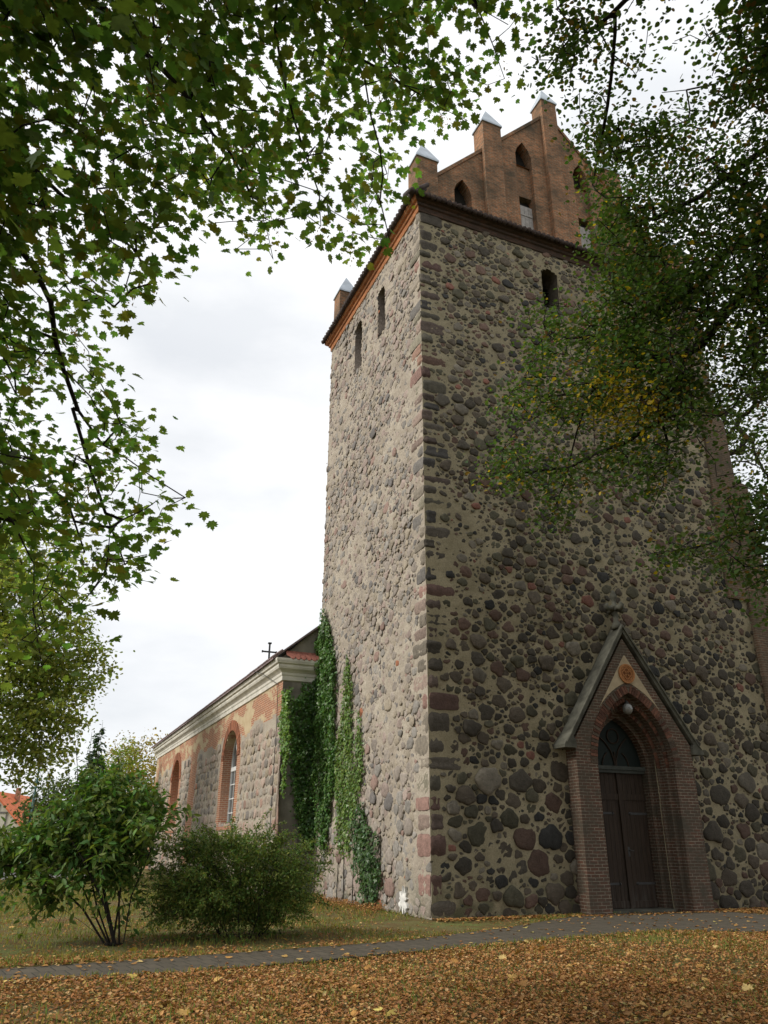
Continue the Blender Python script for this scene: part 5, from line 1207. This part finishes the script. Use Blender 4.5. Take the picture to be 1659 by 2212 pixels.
Zg = ground_z(Pg) + rng.uniform(0.005, 0.03, n); Zg[-2600:] += np.clip(0.16 - 0.3 * (-drift[:, 0] - 0.15), 0, 0.16) * rng.random(2600); Zg[len(near) + len(mid) + len(farl):-2600] = 0.02
isp = np.zeros(n, bool); isp[-2600 - len(onp):-2600] = True
pal = np.array([(0.27, 0.125, 0.045), (0.225, 0.10, 0.038), (0.30, 0.165, 0.065), (0.36, 0.23, 0.11), (0.18, 0.085, 0.036), (0.27, 0.18, 0.055), (0.40, 0.29, 0.10), (0.14, 0.066, 0.032), (0.19, 0.16, 0.06)])
pi = rng.choice(len(pal), n, p=[0.25, 0.21, 0.17, 0.07, 0.13, 0.05, 0.015, 0.075, 0.03]); col = pal[pi] * [1.25, 1.26, 1.25] * rng.uniform(0.85, 1.4, (n, 1))
szg = rng.uniform(0.026, 0.056, n); rr_ = rng.random(n) < 0.006; szg[rr_] = rng.uniform(0.10, 0.15, rr_.sum()); szg[isp] = rng.uniform(0.05, 0.11, isp.sum())
CURL = [(0, 0, 0.0), (0.12, 0.30, 0.16), (0.45, 0.38, 0.22), (0.8, 0.2, 0.08), (1.0, 0, 0.05), (0.8, -0.22, 0.12), (0.45, -0.40, 0.25), (0.12, -0.28, 0.14)]
P3 = np.stack([Pg[:, 0], Pg[:, 1], Zg], 1); N = rng.normal(0, 0.28, (n, 3)) + np.array([0, 0, 1.0]); N[isp] = rng.normal(0, 0.1, (isp.sum(), 3)) + np.array([0, 0, 1.0])
big = szg > 0.095
pp = leaf_parts(P3[~big], N[~big], szg[~big], CURL, LIME_F, col[~big], rng) + leaf_parts(P3[big], N[big], szg[big], MAPLE, MAPLE_F, col[big] * [1.15, 1.3, 1.1], rng)
tag(np_mesh('leaf_litter', pp, M['leaf_dead']), 'brown and orange fallen leaves spread over the churchyard ground', 'leaves', kind='stuff')
gr = scatter(100000, (-20, 6), (-9.5, 12), lambda P: offpath(P) & outside(P) & (fbm(P, 0.4, 11) + 0.05 * P[:, 1] > rng.normal(0.02, 0.25, len(P))))
gf = scatter(30000, (-32, -2), (10, 24), lambda P: outside(P))
gn = scatter(13000, (-12.5, 8), (-12, -3.5), lambda P: offpath(P) & (fbm(P, 0.7, 21) > rng.normal(0.1, 0.25, len(P))))
ge = scatter(120000, (-14, 5), (-7.5, 0), lambda P: offpath(P) & (np.minimum(np.abs(np.interp(P[:, 0], [p[0] for p in path_low], [p[1] for p in path_low]) - P[:, 1]), np.abs(np.interp(P[:, 0], [p[0] for p in path_up], [p[1] for p in path_up]) - P[:, 1])) < rng.exponential(0.05, len(P))))
gr = np.vstack([gr, gf, gn, ge]); n = len(gr); P3 = np.stack([gr[:, 0], gr[:, 1], ground_z(gr)], 1); BL = [(0, 0.09, 0), (0, -0.09, 0), (0.6, -0.06, 0.12), (1, 0, 0.4), (0.6, 0.06, 0.12)]
tag(np_mesh('grass', leaf_parts(P3, np.concatenate([rng.normal(0, 1, (n, 2)), np.full((n, 1), 0.15)], 1), rng.uniform(0.04, 0.095, n), BL, [(0, 1, 2, 3, 4)], hsv_jit((0.19, 0.215, 0.055), n, rng, 0.35, 0.35), rng, np.tile([0, 0, 1.6], (n, 1))), M['grass']), 'thin short grass growing between the fallen leaves', 'grass', kind='stuff')

# ---- background: lamp post, house, hedge -----------------------------------------
lb = onplane(43, 1896, 2, 0.0)
lp = empty('lamp_post', (lb[0], lb[1], 0), 'teal street lamp post at the road behind the tall shrub', 'street lamp')
mb = MB(); mb.lathe([(0.10, 0), (0.10, 0.9), (0.06, 1.0), (0.05, 5.0)], 0, 0, 10); mb.build('post', M['teal'], lp, True)
mb = MB(); mb.lathe([(0.04, 5.0), (0.16, 5.15), (0.17, 5.45)], 0, 0, 10); mb.build('lantern', mat_simple('lamp_glass', (0.4, 0.42, 0.42), 0.3, 0.1, 5, 0), lp, True)
mb = MB(); mb.lathe([(0.36, 5.45), (0.34, 5.5), (0.1, 5.62), (0.03, 5.68)], 0, 0, 12); mb.build('hood', M['teal'], lp, True)

def house(base, rz, w_, dp, zw, zr_, label, half, roofm):
    h = empty('house', base, label, 'house'); h.rotation_euler = (0, 0, rz); mb = MB(); mb.prism([(-w_ / 2, 0), (w_ / 2, 0), (w_ / 2, zw), (0, zr_), (-w_ / 2, zw)], 0, dp, 'y'); wl = mb.build('wall', mat_simple('house_render', (0.55, 0.52, 0.42), 0.9, 0.1, 1, 0.1), h)
    mb = MB(); e = 0.35
    for sg in (1, -1): mb.prism([(sg * (w_ / 2 + e), zw - e * (zr_ - zw) / (w_ / 2)), (0, zr_ + 0.03), (0, zr_ + 0.22), (sg * (w_ / 2 + e), zw - e * (zr_ - zw) / (w_ / 2) + 0.19)], -e, dp + e, 'y')
    rf = mb.build('roof', roofm, h); c = MB(); c.box(0.6, 1.1, dp * 0.4, dp * 0.4 + 0.5, zr_ - 1.0, zr_ + 0.9); c.build('chimney', M['brick_nave'], rf)
    for x in (-w_ / 4, w_ / 4):
        f = MB(); f.box(x - 0.5, x + 0.5, -0.05, 0.02, 1.0, 2.2); f.box(x - 0.42, x - 0.03, -0.06, -0.052, 1.08, 2.12, 1); f.box(x + 0.03, x + 0.42, -0.06, -0.052, 1.08, 2.12, 1); f.build('window', [M['frame_white'], M['glass']], h)
    if half:
        t = MB(); s_ = (zr_ - zw) / (w_ / 2)
        t.box(-w_ / 2 + 0.05, w_ / 2 - 0.05, -0.045, 0.01, zw - 0.1, zw + 0.12); t.box(-w_ / 4, w_ / 4, -0.046, 0.01, zw + s_ * w_ / 4 - 0.3, zw + s_ * w_ / 4 - 0.1)
        for x in (-2, -1, 0, 1, 2): t.box(x - 0.09, x + 0.09, -0.05, 0.01, zw + 0.12, max(zw + 0.3, zr_ - abs(x) * s_ - 0.35))
        t.build('timber_frame', mat_simple('grey_timber', (0.16, 0.15, 0.14), 0.9, 0.2, 6, 0.2), h)
house(gp(-47.0, 98), -math.radians(18), 8.4, 14, 2.9, 7.0, 'distant house with half-timbered gable and orange tiled roof at the left edge', True, mat_simple('orange_tile', (0.62, 0.17, 0.07), 0.8, 0.2, 2, 0.3))
free_tree('hedge', gp(-36, 62), 'loose grey-green hedge across the road at the left edge', 2.2, [(x, 0, 1.2, 1.9, 1.2, 1.0) for x in (-7, -4.5, -2, 0.5, 3, 5.5, 8, 10.5)], 0.16, 16, (0.10, 0.115, 0.05), 33, 380, spread=0.3, trunk_r=0.05, cat='hedge', stems=[[(x, 0, 0), (x, 0, 1.2)] for x in (-7, -4, -1, 2, 5, 8, 11)], twig=0.004)
for i, (la, fw_, h_, r_, cc, lab) in enumerate(((-34, 84, 8, 3.4, (0.06, 0.085, 0.03), 'round dark tree beyond the road, seen through the tall shrub'), (-27, 92, 9, 3.8, (0.075, 0.09, 0.035), 'dull green tree behind the spruce'), (-58, 90, 11, 4.5, (0.07, 0.09, 0.03), 'broad tree behind the half-timbered house'))):
    free_tree('garden_tree', gp(la, fw_), lab, h_, [(0, 0, h_ * 0.6, r_, r_, h_ * 0.38)], 0.32, 14, cc, 70 + i, 220, spread=0.5)
